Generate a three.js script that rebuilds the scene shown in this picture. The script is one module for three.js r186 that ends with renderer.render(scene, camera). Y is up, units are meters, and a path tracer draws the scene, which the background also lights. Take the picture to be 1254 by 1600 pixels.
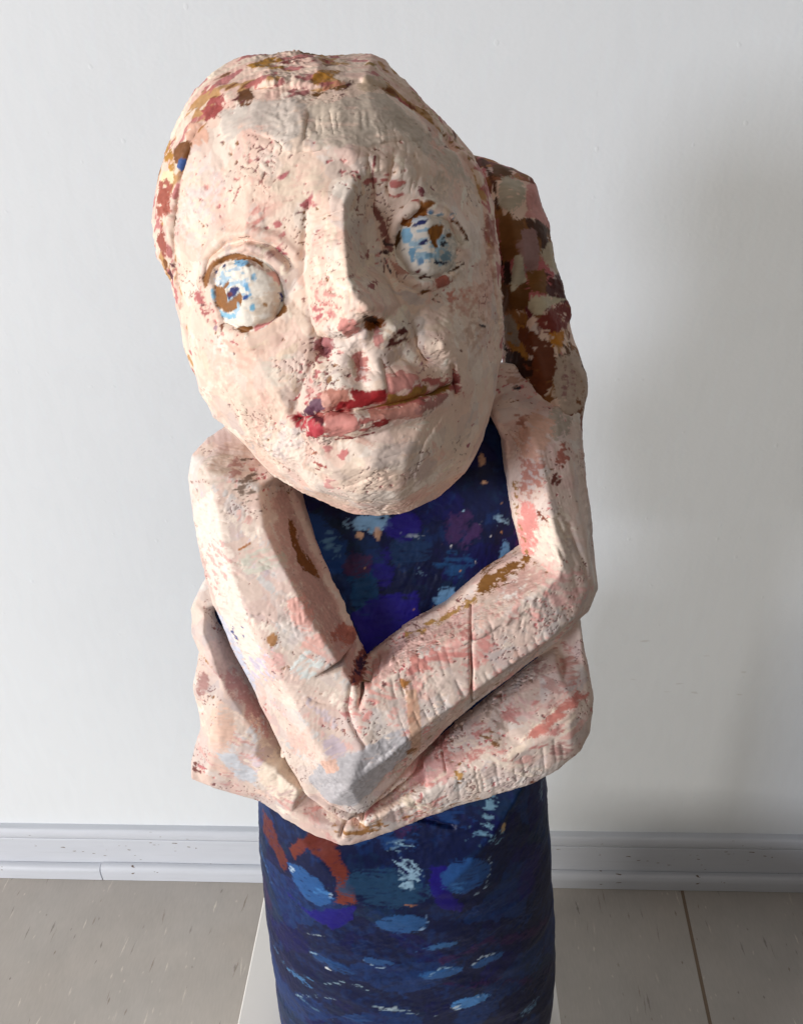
import * as THREE from 'three';

// ---------------------------------------------------------------- camera, light, exposure
const scene = new THREE.Scene();
const W0 = 1254, H0 = 1600, FPX = 1207;
const camera = new THREE.PerspectiveCamera(2 * Math.atan(H0 / 2 / FPX) * 180 / Math.PI, W0 / H0, 0.02, 30);
camera.position.set(0, 1.585, 1.107);
const D2R = Math.PI / 180;
camera.rotation.set(-30 * D2R, 3.2 * D2R, -1.9 * D2R, 'YXZ');
camera.updateMatrixWorld(true);
scene.add(camera);

const renderer = new THREE.WebGLRenderer({ antialias: true });
renderer.setSize(802, 1024);
renderer.toneMapping = THREE.LinearToneMapping;
renderer.toneMappingExposure = 0.96;
renderer.shadowMap.enabled = true;
scene.background = new THREE.Color(0, 0, 0);

function windowLight(pos, target, w, h, color, intensity) {
  const l = new THREE.RectAreaLight(color, intensity, w, h);
  l.position.set(...pos); l.lookAt(...target); l.name = 'window_light';
  scene.add(l); return l;
}
windowLight([-6.2, 1.95, 3.3], [0, 1.3, 0.55], 1.1, 1.6, 0xfff8f0, 80);     // the nearer window on the left: main light, low and from the side
windowLight([-5.6, 2.4, 6.3], [0, 1.3, 0.3], 1.4, 1.8, 0xf1f4ff, 40);        // second window, farther along the room
windowLight([0.9, 3.6, 3.2], [0, 0.9, 0.3], 4.0, 3.0, 0xfff4ea, 0.86);       // the bright ceiling of the room behind the camera

// ---------------------------------------------------------------- maths
let seed = 7;
const rnd = () => { seed = (seed * 1664525 + 1013904223) >>> 0; return seed / 4294967296; };
const clamp = (v, a, b) => v < a ? a : v > b ? b : v;
const mix = (a, b, t) => a + (b - a) * t;
const sst = (a, b, v) => { const t = clamp((v - a) / (b - a), 0, 1); return t * t * (3 - 2 * t); };
const PERM = new Uint8Array(512); { const p = [...Array(256).keys()]; for (let i = 255; i > 0; i--) { const j = Math.floor(rnd() * (i + 1)); [p[i], p[j]] = [p[j], p[i]]; } for (let i = 0; i < 512; i++) PERM[i] = p[i & 255]; }
const GR = new Float32Array(768); for (let i = 0; i < 256; i++) { const a = rnd() * 2 * Math.PI, z = rnd() * 2 - 1, r = Math.sqrt(1 - z * z); GR[3 * i] = r * Math.cos(a); GR[3 * i + 1] = r * Math.sin(a); GR[3 * i + 2] = z; }
function noise(x, y, z) {                                  // gradient noise, about -1..1
  const X = Math.floor(x), Y = Math.floor(y), Z = Math.floor(z), fx = x - X, fy = y - Y, fz = z - Z;
  const u = fx * fx * fx * (fx * (fx * 6 - 15) + 10), v = fy * fy * fy * (fy * (fy * 6 - 15) + 10), w = fz * fz * fz * (fz * (fz * 6 - 15) + 10);
  const a = X & 255, b = Y & 255, c = Z & 255;
  const g = (i, j, k) => { const h = 3 * PERM[PERM[PERM[(a + i) & 255] + ((b + j) & 255)] + ((c + k) & 255)]; return GR[h] * (fx - i) + GR[h + 1] * (fy - j) + GR[h + 2] * (fz - k); };
  const l = (p, q, t) => p + (q - p) * t;
  return 1.6 * l(l(l(g(0, 0, 0), g(1, 0, 0), u), l(g(0, 1, 0), g(1, 1, 0), u), v), l(l(g(0, 0, 1), g(1, 0, 1), u), l(g(0, 1, 1), g(1, 1, 1), u), v), w);
}
const fbm = (x, y, z, o = 3) => { let s = 0, a = 0.6; for (let i = 0; i < o; i++) { s += a * noise(x, y, z); x = x * 2.03 + 11.3; y = y * 2.03 + 5.7; z = z * 2.03 + 3.1; a *= 0.5; } return s; };
const h3 = (a, b, c, k) => PERM[PERM[PERM[PERM[k & 255] + (a & 255)] + (b & 255)] + (c & 255)] / 255;
const wor = { d1: 0, d2: 0, a: 0, b: 0, c: 0 };
function worley(x, y, z) {                                 // nearest and second distance, three random numbers of the nearest cell
  const X = Math.floor(x), Y = Math.floor(y), Z = Math.floor(z); let d1 = 9, d2 = 9, bi = 0, bj = 0, bk = 0, vx = 0, vy = 0, vz = 0;
  for (let i = -1; i < 2; i++) for (let j = -1; j < 2; j++) for (let k = -1; k < 2; k++) {
    const a = X + i, b = Y + j, c = Z + k, dx = a + h3(a, b, c, 1) - x, dy = b + h3(a, b, c, 2) - y, dz = c + h3(a, b, c, 3) - z, d = dx * dx + dy * dy + dz * dz;
    if (d < d1) { d2 = d1; d1 = d; bi = a; bj = b; bk = c; vx = dx; vy = dy; vz = dz; } else if (d < d2) d2 = d;
  }
  wor.d1 = Math.sqrt(d1); wor.d2 = Math.sqrt(d2); wor.x = vx; wor.y = vy; wor.z = vz; wor.a = h3(bi, bj, bk, 4); wor.b = h3(bi, bj, bk, 5); wor.c = h3(bi, bj, bk, 6); return wor;
}
function polyDist(px, py, P) {                             // signed distance to a closed polygon, negative inside; P flat
  let d = 1e18, s = 1; const n = P.length / 2;
  for (let i = 0, j = n - 1; i < n; j = i++) {
    const ax = P[2 * i], ay = P[2 * i + 1], ex = P[2 * j] - ax, ey = P[2 * j + 1] - ay, wx = px - ax, wy = py - ay;
    const t = clamp((wx * ex + wy * ey) / (ex * ex + ey * ey + 1e-18), 0, 1), bx = wx - ex * t, by = wy - ey * t;
    d = Math.min(d, bx * bx + by * by);
    const c1 = py >= ay, c2 = py < P[2 * j + 1], c3 = ex * wy > ey * wx;
    if ((c1 && c2 && c3) || (!c1 && !c2 && !c3)) s = -s;
  }
  return s * Math.sqrt(d);
}
function lineDist(px, py, P) { let d = 1e18; for (let i = 0; i + 3 < P.length; i += 2) { const ax = P[i], ay = P[i + 1], ex = P[i + 2] - ax, ey = P[i + 3] - ay, wx = px - ax, wy = py - ay, t = clamp((wx * ex + wy * ey) / (ex * ex + ey * ey + 1e-18), 0, 1), bx = wx - ex * t, by = wy - ey * t; d = Math.min(d, bx * bx + by * by); } return Math.sqrt(d); }
function delaunay(P) {                                     // P = [[x, y, ...], ...] -> index triples
  const n = P.length, big = 12, V = P.map((p) => [p[0], p[1]]).concat([[-big, -big], [big, -big], [0, big]]);
  const circ = (a, b, c) => { const [ax, ay] = V[a], bx = V[b][0] - ax, by = V[b][1] - ay, cx = V[c][0] - ax, cy = V[c][1] - ay, d = 2 * (bx * cy - by * cx), ux = (cy * (bx * bx + by * by) - by * (cx * cx + cy * cy)) / d, uy = (bx * (cx * cx + cy * cy) - cx * (bx * bx + by * by)) / d; return { a, b, c, x: ax + ux, y: ay + uy, r: ux * ux + uy * uy }; };
  let T = [circ(n, n + 1, n + 2)];
  for (let i = 0; i < n; i++) {
    const [x, y] = V[i], bad = [], keep = []; for (const t of T) ((x - t.x) ** 2 + (y - t.y) ** 2 < t.r ? bad : keep).push(t);
    const E = new Map(); for (const t of bad) for (const [p, q] of [[t.a, t.b], [t.b, t.c], [t.c, t.a]]) { const k = Math.min(p, q) * 10000 + Math.max(p, q); E.has(k) ? E.set(k, null) : E.set(k, [p, q]); }
    T = keep; for (const e of E.values()) if (e) T.push(circ(e[0], e[1], i));
  }
  return T.filter((t) => t.a < n && t.b < n && t.c < n).map((t) => [t.a, t.b, t.c]);
}

// ---------------------------------------------------------------- carving: a form is an outline with a carved front, a back and a rounded edge, in a frame of its own
const V3 = (x, y, z) => new THREE.Vector3(x, y, z);
const camX = V3(1, 0, 0).applyQuaternion(camera.quaternion), camY = V3(0, 1, 0).applyQuaternion(camera.quaternion), camZ = V3(0, 0, 1).applyQuaternion(camera.quaternion);
const rayOf = (px, py) => camX.clone().multiplyScalar((px - W0 / 2) / FPX).addScaledVector(camY, -(py - H0 / 2) / FPX).addScaledVector(camZ, -1);
const atZ = (px, py, z) => { const d = rayOf(px, py); return camera.position.clone().addScaledVector(d, (z - camera.position.z) / d.z); };
const atY = (px, py, y) => { const d = rayOf(px, py); return camera.position.clone().addScaledVector(d, (y - camera.position.y) / d.y); };

class Form {
  constructor(o, n, up, unit, cell) {
    this.o = o; this.n = n.clone().normalize(); this.x = up.clone().cross(this.n).normalize(); this.y = this.n.clone().cross(this.x); this.unit = unit; this.cell = cell;
    this.patches = []; this.worn = []; this.rel = camera.position.clone().sub(o); this.cam = [this.rel.dot(this.x), this.rel.dot(this.y), this.rel.dot(this.n)];
  }
  loc(px, py, h = 0) {                                     // where the sight line of a point meets height h (in units) over the frame's plane
    const d = rayOf(px, py), dx = d.dot(this.x), dy = d.dot(this.y), dn = d.dot(this.n), t = (h * this.unit - this.cam[2]) / dn;
    return [this.cam[0] + dx * t, this.cam[1] + dy * t];
  }
  hit(px, py) {                                            // ... or the carved front itself
    const d = rayOf(px, py), dx = d.dot(this.x), dy = d.dot(this.y), dn = d.dot(this.n); let h = this.hAt(...this.loc(px, py, this.mid || 0)), p;
    for (let i = 0; i < 14; i++) { const t = (h - this.cam[2]) / dn; p = [this.cam[0] + dx * t, this.cam[1] + dy * t]; h = mix(h, this.hAt(p[0], p[1]), 0.6); }
    return p;
  }
  W(...spots) { for (const [px, py, r, a] of spots) this.worn.push([...this.hit(px, py), r * this.pxSize, a]); return this; }
  outline(pts, h = 0) { this.poly = pts.flatMap(([a, b, k]) => this.loc(a, b, k ?? h)); return this; }
  grid(margin, step) {
    let x0 = 1e9, x1 = -1e9, y0 = 1e9, y1 = -1e9; for (let i = 0; i < this.poly.length; i += 2) { x0 = Math.min(x0, this.poly[i]); x1 = Math.max(x1, this.poly[i]); y0 = Math.min(y0, this.poly[i + 1]); y1 = Math.max(y1, this.poly[i + 1]); }
    this.x0 = x0 - margin; this.y0 = y0 - margin; this.st = step; this.gw = Math.ceil((x1 - x0 + 2 * margin) / step) + 1; this.gh = Math.ceil((y1 - y0 + 2 * margin) / step) + 1;
    this.H = new Float32Array(this.gw * this.gh); this.D = new Float32Array(this.gw * this.gh);
    for (let j = 0, k = 0; j < this.gh; j++) for (let i = 0; i < this.gw; i++, k++) this.D[k] = polyDist(this.x0 + i * step, this.y0 + j * step, this.poly);
    return this;
  }
  tin(pts, edge, blur, near = 0) {                                   // planes between control points [px, py, height], as an axe leaves them
    const Q = []; for (const p of pts) if (p[0].length) for (let i = 0; i < p.length; i++) { if (i + 1 === p.length) { Q.push(p[i]); break; } const m = Math.max(1, Math.round(Math.hypot(p[i + 1][0] - p[i][0], p[i + 1][1] - p[i][1]) / 14)); for (let k = 0; k < m; k++) Q.push(p[i].map((v, q) => mix(v, p[i + 1][q], k / m))); } else Q.push(p);
    const P = Q.map(([a, b, h]) => [...this.loc(a, b, h), h * this.unit]), C0 = P.slice(), n = this.poly.length / 2; let cx = 0, cy = 0;
    for (let i = 0; i < n; i++) { cx += this.poly[2 * i] / n; cy += this.poly[2 * i + 1] / n; }
    if (edge !== null) for (let i = 0; i < n; i++) { const j = (i + 1) % n, ex = this.poly[2 * j] - this.poly[2 * i], ey = this.poly[2 * j + 1] - this.poly[2 * i + 1], m = Math.max(1, Math.round(Math.hypot(ex, ey) / 0.009)); for (let k = 0; k < m; k++) { const x = this.poly[2 * i] + ex * k / m, y = this.poly[2 * i + 1] + ey * k / m; let bd = 1e9, bh = 0; if (near) for (const p of C0) { const d = (p[0] - x) ** 2 + (p[1] - y) ** 2; if (d < bd) { bd = d; bh = p[2]; } } P.push([x, y, near ? bh * near : edge * this.unit]); } }
    const x1 = this.x0 + this.gw * this.st, y1 = this.y0 + this.gh * this.st, e = (edge ?? 0) * this.unit;
    for (const [x, y] of [[this.x0, this.y0], [x1, this.y0], [x1, y1], [this.x0, y1], [(this.x0 + x1) / 2, this.y0], [(this.x0 + x1) / 2, y1], [this.x0, (this.y0 + y1) / 2], [x1, (this.y0 + y1) / 2]]) P.push([x + (x - cx) * 0.4, y + (y - cy) * 0.4, e]);
    for (const p of P) { p[0] += (rnd() - 0.5) * 1e-5; p[1] += (rnd() - 0.5) * 1e-5; }
    for (const t of delaunay(P)) {
      const [A, B, C] = t.map((i) => P[i]), det = (B[1] - C[1]) * (A[0] - C[0]) + (C[0] - B[0]) * (A[1] - C[1]); if (Math.abs(det) < 1e-14) continue;
      const i0 = Math.max(0, Math.floor((Math.min(A[0], B[0], C[0]) - this.x0) / this.st)), i1 = Math.min(this.gw - 1, Math.ceil((Math.max(A[0], B[0], C[0]) - this.x0) / this.st)), j0 = Math.max(0, Math.floor((Math.min(A[1], B[1], C[1]) - this.y0) / this.st)), j1 = Math.min(this.gh - 1, Math.ceil((Math.max(A[1], B[1], C[1]) - this.y0) / this.st));
      for (let j = j0; j <= j1; j++) for (let i = i0; i <= i1; i++) {
        const x = this.x0 + i * this.st, y = this.y0 + j * this.st, u = ((B[1] - C[1]) * (x - C[0]) + (C[0] - B[0]) * (y - C[1])) / det, v = ((C[1] - A[1]) * (x - C[0]) + (A[0] - C[0]) * (y - C[1])) / det;
        if (u > -1e-6 && v > -1e-6 && u + v < 1 + 1e-6) this.H[j * this.gw + i] = u * A[2] + v * B[2] + (1 - u - v) * C[2];
      }
    }
    this.blur(blur); return this;
  }
  blur(units) {
    const r = Math.max(1, Math.round(units * this.unit / this.st)), { gw, gh } = this, T = new Float32Array(gw * gh);
    for (let pass = 0; pass < 3; pass++) {
      for (let j = 0; j < gh; j++) for (let i = 0; i < gw; i++) { let s = 0; for (let k = -r; k <= r; k++) s += this.H[j * gw + clamp(i + k, 0, gw - 1)]; T[j * gw + i] = s / (2 * r + 1); }
      for (let j = 0; j < gh; j++) for (let i = 0; i < gw; i++) { let s = 0; for (let k = -r; k <= r; k++) s += T[clamp(j + k, 0, gh - 1) * gw + i]; this.H[j * gw + i] = s / (2 * r + 1); }
    }
  }
  each(fn) { for (let j = 0, k = 0; j < this.gh; j++) for (let i = 0; i < this.gw; i++, k++) this.H[k] = fn(this.x0 + i * this.st, this.y0 + j * this.st, this.H[k], this.D[k]); return this; }
  bump(px, py, rx, ry, ang, amp, pw = 2) {                 // a swelling or hollow; radii and height in units
    const [cx, cy] = this.loc(px, py, this.mid || 0), c = Math.cos(ang * D2R), s = Math.sin(ang * D2R), u = this.unit;
    return this.each((x, y, h) => { const dx = x - cx, dy = y - cy, a = (dx * c + dy * s) / (rx * u), b = (-dx * s + dy * c) / (ry * u), r = a * a + b * b; return r > 9 ? h : h + amp * u * Math.exp(-Math.pow(r, pw / 2)); });
  }
  ridge(pts, w, amp, pw = 2) { const L = pts.flatMap(([a, b]) => this.loc(a, b, this.mid || 0)), u = this.unit; return this.each((x, y, h) => { const d = lineDist(x, y, L) / (w * u); return d > 3 ? h : h + amp * u * Math.exp(-Math.pow(d, pw)); }); }
  step(pts, w, amp) {                                      // a low ledge left by a cut: one side of a line lies deeper
    const L = pts.flatMap(([a, b]) => this.loc(a, b, this.mid || 0)), u = this.unit;
    return this.each((x, y, h) => { let bd = 1e9, side = 0, end = 0; const nl = L.length / 2 - 1; for (let i = 0; i + 3 < L.length; i += 2) { const ex = L[i + 2] - L[i], ey = L[i + 3] - L[i + 1], wx = x - L[i], wy = y - L[i + 1], t = (wx * ex + wy * ey) / (ex * ex + ey * ey), c = clamp(t, 0, 1), d = Math.hypot(wx - ex * c, wy - ey * c); if (d < bd) { bd = d; side = (ex * wy - ey * wx) / Math.hypot(ex, ey); { const p = (i / 2 + clamp(t, 0, 1)) / nl; end = sst(0, 0.3, p) * sst(1, 0.7, p); } } } const d = bd / (w * u); return d > 4 ? h : h + amp * u * end * Math.exp(-d) * sst(-1.2 * u, 1.2 * u, side + 2.5 * u * noise(x * 200, y * 200, 5)); });
  }
  sample(G, x, y) { const i = clamp((x - this.x0) / this.st, 0, this.gw - 1.001), j = clamp((y - this.y0) / this.st, 0, this.gh - 1.001), a = Math.floor(i), b = Math.floor(j), u = i - a, v = j - b, k = b * this.gw + a; return (G[k] * (1 - u) + G[k + 1] * u) * (1 - v) + (G[k + this.gw] * (1 - u) + G[k + this.gw + 1] * u) * v; }
  hAt(x, y) { return this.sample(this.H, x, y); }
  // paint: patches with edges of their own, listed in the order they were laid on
  E(px, py, rx, ry, ang, col, o = {}) { const c = this.hit(px, py), k = this.pxSize; this.patches.push({ c, ca: Math.cos(-ang * D2R), sa: Math.sin(-ang * D2R), rx: rx * k, ry: ry * k, R: Math.max(rx, ry) * k * 1.6, col: tone(col, o.k), ...OPT, sd: this.patches.length * 7.31, ...o, rag: (o.rag ?? OPT.rag) * k }); return this; }
  G(pts, col, o = {}) { const P = pts.flatMap(([a, b]) => this.hit(a, b)), k = this.pxSize; let x0 = 1e9, x1 = -1e9, y0 = 1e9, y1 = -1e9; for (let i = 0; i < P.length; i += 2) { x0 = Math.min(x0, P[i]); x1 = Math.max(x1, P[i]); y0 = Math.min(y0, P[i + 1]); y1 = Math.max(y1, P[i + 1]); } const a = (o.dir ?? 0) * D2R; this.patches.push({ P, c: [(x0 + x1) / 2, (y0 + y1) / 2], R: Math.hypot(x1 - x0, y1 - y0) / 2 + 12 * k, ca: Math.cos(-a), sa: Math.sin(-a), col: tone(col, o.k), ...OPT, sd: this.patches.length * 7.31, ...o, rag: (o.rag ?? OPT.rag) * k }); return this; }
  L(pts, w, col, o = {}) { const P = pts.flatMap(([a, b]) => this.hit(a, b)), k = this.pxSize; let x0 = 1e9, x1 = -1e9, y0 = 1e9, y1 = -1e9; for (let i = 0; i < P.length; i += 2) { x0 = Math.min(x0, P[i]); x1 = Math.max(x1, P[i]); y0 = Math.min(y0, P[i + 1]); y1 = Math.max(y1, P[i + 1]); } this.patches.push({ P, w: w * k, c: [(x0 + x1) / 2, (y0 + y1) / 2], R: Math.hypot(x1 - x0, y1 - y0) / 2 + (w + 12) * k, ca: 1, sa: 0, col: tone(col, o.k), ...OPT, sd: this.patches.length * 7.31, ...o, rag: (o.rag ?? OPT.rag) * k }); return this; }
  mesh({ edgeR, grow = 0, back, backR, round = 0, clipY = -1e9, disp, paint, label }) {
    const c = this.cell, u = this.unit, k = edgeR * u, T = back * u, R = backR * u, { gw, gh, st } = this;
    const N = new Float32Array(gw * gh), B = new Float32Array(gw * gh);
    for (let j = 0; j < gh; j++) for (let i = 0; i < gw; i++) { const q = j * gw + i, gx = (this.H[j * gw + Math.min(i + 1, gw - 1)] - this.H[j * gw + Math.max(i - 1, 0)]) / (2 * st), gy = (this.H[Math.min(j + 1, gh - 1) * gw + i] - this.H[Math.max(j - 1, 0) * gw + i]) / (2 * st); N[q] = 1 / Math.sqrt(1 + gx * gx + gy * gy); const e = Math.max(0, this.D[q] + R) / R; B[q] = T * Math.sqrt(Math.max(0.06, 1 - e * e)); }
    let zM = 0; for (let q = 0; q < gw * gh; q++) if (this.D[q] < 0.01 && this.H[q] > zM) zM = this.H[q];
    const pad = 0.008, X0 = this.x0, Y0 = this.y0, Z0 = -T - pad, nx = Math.ceil(gw * st / c / 8) * 8, ny = Math.ceil(gh * st / c / 8) * 8, nz = Math.ceil((zM + pad - Z0) / c / 8) * 8;
    const smax = (a, b) => { const h = Math.max(k - Math.abs(a - b), 0); return Math.max(a, b) + h * h * 0.25 / k; };
    const f = (x, y, z) => { const i = clamp((x - X0) / st, 0, gw - 1.001), j = clamp((y - Y0) / st, 0, gh - 1.001), a = Math.floor(i), b = Math.floor(j), p = i - a, q = j - b, m = b * gw + a, s = (G) => (G[m] * (1 - p) + G[m + 1] * p) * (1 - q) + (G[m + gw] * (1 - p) + G[m + gw + 1] * p) * q;
      let v = smax(smax(s(this.D) - grow * u, (z - s(this.H)) * s(N)), (-z - s(B)) * 0.8); if (round) v = (Math.hypot(Math.max(0, s(this.D) + round), z * round / T) - round) * 0.8; if (clipY > -1e8) v = smax(v, clipY - y); return v; };
    const SX = nx + 1, SY = ny + 1, SZ = nz + 1, F = new Float32Array(SX * SY * SZ).fill(1), lim = 8 * c * 0.87 * 1.5;
    for (let bz = 0; bz < nz; bz += 8) for (let by = 0; by < ny; by += 8) for (let bx = 0; bx < nx; bx += 8) {
      const v = f(X0 + (bx + 4) * c, Y0 + (by + 4) * c, Z0 + (bz + 4) * c), near = Math.abs(v) < lim;
      for (let z = bz; z <= bz + 8; z++) for (let y = by; y <= by + 8; y++) { let q = (z * SY + y) * SX + bx; for (let x = bx; x <= bx + 8; x++, q++) if (near) F[q] = f(X0 + x * c, Y0 + y * c, Z0 + z * c); else if (x < bx + 8 && y < by + 8 && z < bz + 8 && F[q] === 1) F[q] = v < 0 ? -0.01 : 0.01; }
    }
    const ID = new Int32Array(nx * ny * nz).fill(-1), pos = [], idx = [];
    const EA = [0, 1, 3, 2, 4, 5, 7, 6, 0, 1, 3, 2], EB = [1, 3, 2, 0, 5, 7, 6, 4, 4, 5, 7, 6], cv = new Float32Array(8);
    for (let z = 0; z < nz; z++) for (let y = 0; y < ny; y++) for (let x = 0; x < nx; x++) {
      const q = (z * SY + y) * SX + x; let m = 0;
      for (let i = 0; i < 8; i++) { cv[i] = F[q + (i & 1) + ((i >> 1) & 1) * SX + (i >> 2) * SX * SY]; if (cv[i] < 0) m |= 1 << i; }
      if (m === 0 || m === 255) continue;
      let sx = 0, sy = 0, sz = 0, n = 0;
      for (let e = 0; e < 12; e++) { const a = EA[e], b = EB[e], va = cv[a], vb = cv[b]; if ((va < 0) === (vb < 0)) continue; const t = va / (va - vb); sx += mix(a & 1, b & 1, t); sy += mix((a >> 1) & 1, (b >> 1) & 1, t); sz += mix(a >> 2, b >> 2, t); n++; }
      ID[(z * ny + y) * nx + x] = pos.length / 3; pos.push(X0 + (x + sx / n) * c, Y0 + (y + sy / n) * c, Z0 + (z + sz / n) * c);
    }
    const id = (x, y, z) => ID[(z * ny + y) * nx + x];
    const quad = (a, b, d, e, flip) => { if (a < 0 || b < 0 || d < 0 || e < 0) return; flip ? idx.push(a, d, b, a, e, d) : idx.push(a, b, d, a, d, e); };
    for (let z = 1; z < nz; z++) for (let y = 1; y < ny; y++) for (let x = 1; x < nx; x++) {
      const q = (z * SY + y) * SX + x, s = F[q] < 0;
      if (s !== F[q + 1] < 0) quad(id(x, y - 1, z - 1), id(x, y, z - 1), id(x, y, z), id(x, y - 1, z), !s);
      if (s !== F[q + SX] < 0) quad(id(x - 1, y, z - 1), id(x - 1, y, z), id(x, y, z), id(x, y, z - 1), !s);
      if (s !== F[q + SX * SY] < 0) quad(id(x - 1, y - 1, z), id(x, y - 1, z), id(x, y, z), id(x - 1, y, z), !s);
    }
    const P = new Float32Array(pos), I = new Uint32Array(idx), n = P.length / 3;
    const normals = () => { const Q = new Float32Array(3 * n); for (let t = 0; t < I.length; t += 3) { const a = 3 * I[t], b = 3 * I[t + 1], d = 3 * I[t + 2], ux = P[b] - P[a], uy = P[b + 1] - P[a + 1], uz = P[b + 2] - P[a + 2], vx = P[d] - P[a], vy = P[d + 1] - P[a + 1], vz = P[d + 2] - P[a + 2], X = uy * vz - uz * vy, Y = uz * vx - ux * vz, Z = ux * vy - uy * vx; for (const g of [a, b, d]) { Q[g] += X; Q[g + 1] += Y; Q[g + 2] += Z; } } for (let i = 0; i < n; i++) { const l = 1 / (Math.hypot(Q[3 * i], Q[3 * i + 1], Q[3 * i + 2]) || 1); Q[3 * i] *= l; Q[3 * i + 1] *= l; Q[3 * i + 2] *= l; } return Q; };
    let Q = normals(); const C = new Float32Array(3 * n), lab = new Uint8Array(n), Dp = new Float32Array(n), out = [0, 0, 0, 0];
    for (let i = 0; i < n; i++) {
      const x = P[3 * i], y = P[3 * i + 1], z = P[3 * i + 2], nzv = Q[3 * i + 2];
      lab[i] = label ? label(x, y, z) : 0;
      out[3] = 0; paint(x, y, z, lab[i], out, nzv);
      if (z > -0.02 || nzv > 0) this.lay(x, y, z, nzv, out);
      C[3 * i] = out[0]; C[3 * i + 1] = out[1]; C[3 * i + 2] = out[2];
      Dp[i] = out[3] + disp(x, y, z, lab[i]);
    }
    for (let i = 0; i < n; i++) for (let a = 0; a < 3; a++) P[3 * i + a] += Q[3 * i + a] * Dp[i];
    Q = normals();
    // into the world
    const PW = new Float32Array(3 * n), QW = new Float32Array(3 * n);
    for (let i = 0; i < n; i++) for (let a = 0; a < 3; a++) { const g = (v) => v.getComponent(a); PW[3 * i + a] = g(this.o) + P[3 * i] * g(this.x) + P[3 * i + 1] * g(this.y) + P[3 * i + 2] * g(this.n); QW[3 * i + a] = Q[3 * i] * g(this.x) + Q[3 * i + 1] * g(this.y) + Q[3 * i + 2] * g(this.n); }
    const kinds = label ? Math.max(...new Set(lab)) + 1 : 1, geos = [];
    for (let L = 0; L < kinds; L++) {
      const map = new Int32Array(n).fill(-1), p = [], q = [], cc = [], ii = [];
      for (let t = 0; t < I.length; t += 3) { if (lab[I[t]] !== L) continue; for (let e = 0; e < 3; e++) { const g = I[t + e]; if (map[g] < 0) { map[g] = p.length / 3; for (let a = 0; a < 3; a++) { p.push(PW[3 * g + a]); q.push(QW[3 * g + a]); cc.push(C[3 * g + a]); } } ii.push(map[g]); } }
      const G = new THREE.BufferGeometry(); G.setAttribute('position', new THREE.Float32BufferAttribute(p, 3)); G.setAttribute('normal', new THREE.Float32BufferAttribute(q, 3)); G.setAttribute('color', new THREE.Float32BufferAttribute(cc, 3)); G.setIndex(ii); geos.push(G);
    }
    console.log('form', n, 'vertices', I.length / 3, 'triangles'); return geos;
  }
  lay(x, y, z, nz, out) {
    for (const p of this.patches) {
      const dx = x - p.c[0], dy = y - p.c[1]; if (Math.abs(dx) > p.R || Math.abs(dy) > p.R) continue;
      const a = dx * p.ca - dy * p.sa, b = dx * p.sa + dy * p.ca; let d;
      if (p.w) d = lineDist(x, y, p.P) - p.w * (0.75 + 0.5 * noise(x * 160, y * 160, z * 160 + 3));
      else if (p.P) d = polyDist(x, y, p.P); else { const r = Math.hypot(a / p.rx, b / p.ry); d = (r - 1) * Math.min(p.rx, p.ry); }
      if (d > p.rag * 1.6) continue;
      const g = 1 / (p.rag + 1e-4), sd = p.sd;
      d += p.rag * (0.9 * noise(x * 0.35 * g + sd, y * 0.35 * g, z * 0.35 * g) + 0.6 * noise(x * 900 + sd, y * 900, z * 900));
      if (p.cov < 1) { const t = 0.5 + 0.62 * noise(a * 65 + sd, b * 270, z * 150) + 0.36 * noise(a * 170, b * 560 + sd, z * 300) + 0.16 * noise(x * 650, y * 650 + sd, z * 650); d = Math.max(d, (t - p.cov - (p.cov > 0.64 ? 0.16 : 0.03) + 0.25 * clamp(1 + d * g * 0.5, 0, 1)) * 0.0035); }
      if (d > 0.0003) continue;
      const o = p.op * clamp(0.5 - d / (p.soft * 0.0006), 0, 1), v = 1 + p.vary * (noise(a * 120 + sd, b * 600, z * 300) * 0.6 + noise(x * 130, y * 130, z * 130 + sd) * 0.5);
      for (let q = 0; q < 3; q++) out[q] = mix(out[q], clamp(p.col[q] * v, 0.004, 0.95), o);
      out[3] = mix(out[3], p.th * 0.001, o);
    }
  }
}
const OPT = { rag: 4, cov: 1, op: 1, vary: 0.2, th: 0.3, sd: 0, soft: 1 };
const linCache = {}; const lin = (hex) => linCache[hex] ??= new THREE.Color(hex).toArray();
const PAL = { cream: '#ead3c0', warm: '#e8cab7', pinkcream: '#e4bfb0', lilac: '#d4c0b6', grey: '#b9b0a8', yellow: '#e5d6b4', white: '#ecdfd2', bluewhite: '#c4c9d2', pink: '#cf928a', rose: '#b9686a', salmon: '#c98476', maroon: '#6a2b30', red: '#8e2126', wood: '#8a5a2d', dark: '#4a2b18', ochre: '#a5732c', rust: '#7a3b26', sky: '#86abc6', blue: '#1f4c90', navy: '#101a44', ultra: '#181066', purple: '#2c1440', teal: '#173e5e' };
const tone = (hex, k = 1) => lin(hex).map((v) => Math.min(0.86, v * k));
const put = (out, c, t) => { for (let q = 0; q < 3; q++) out[q] = mix(out[q], c[q], t); };

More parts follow.
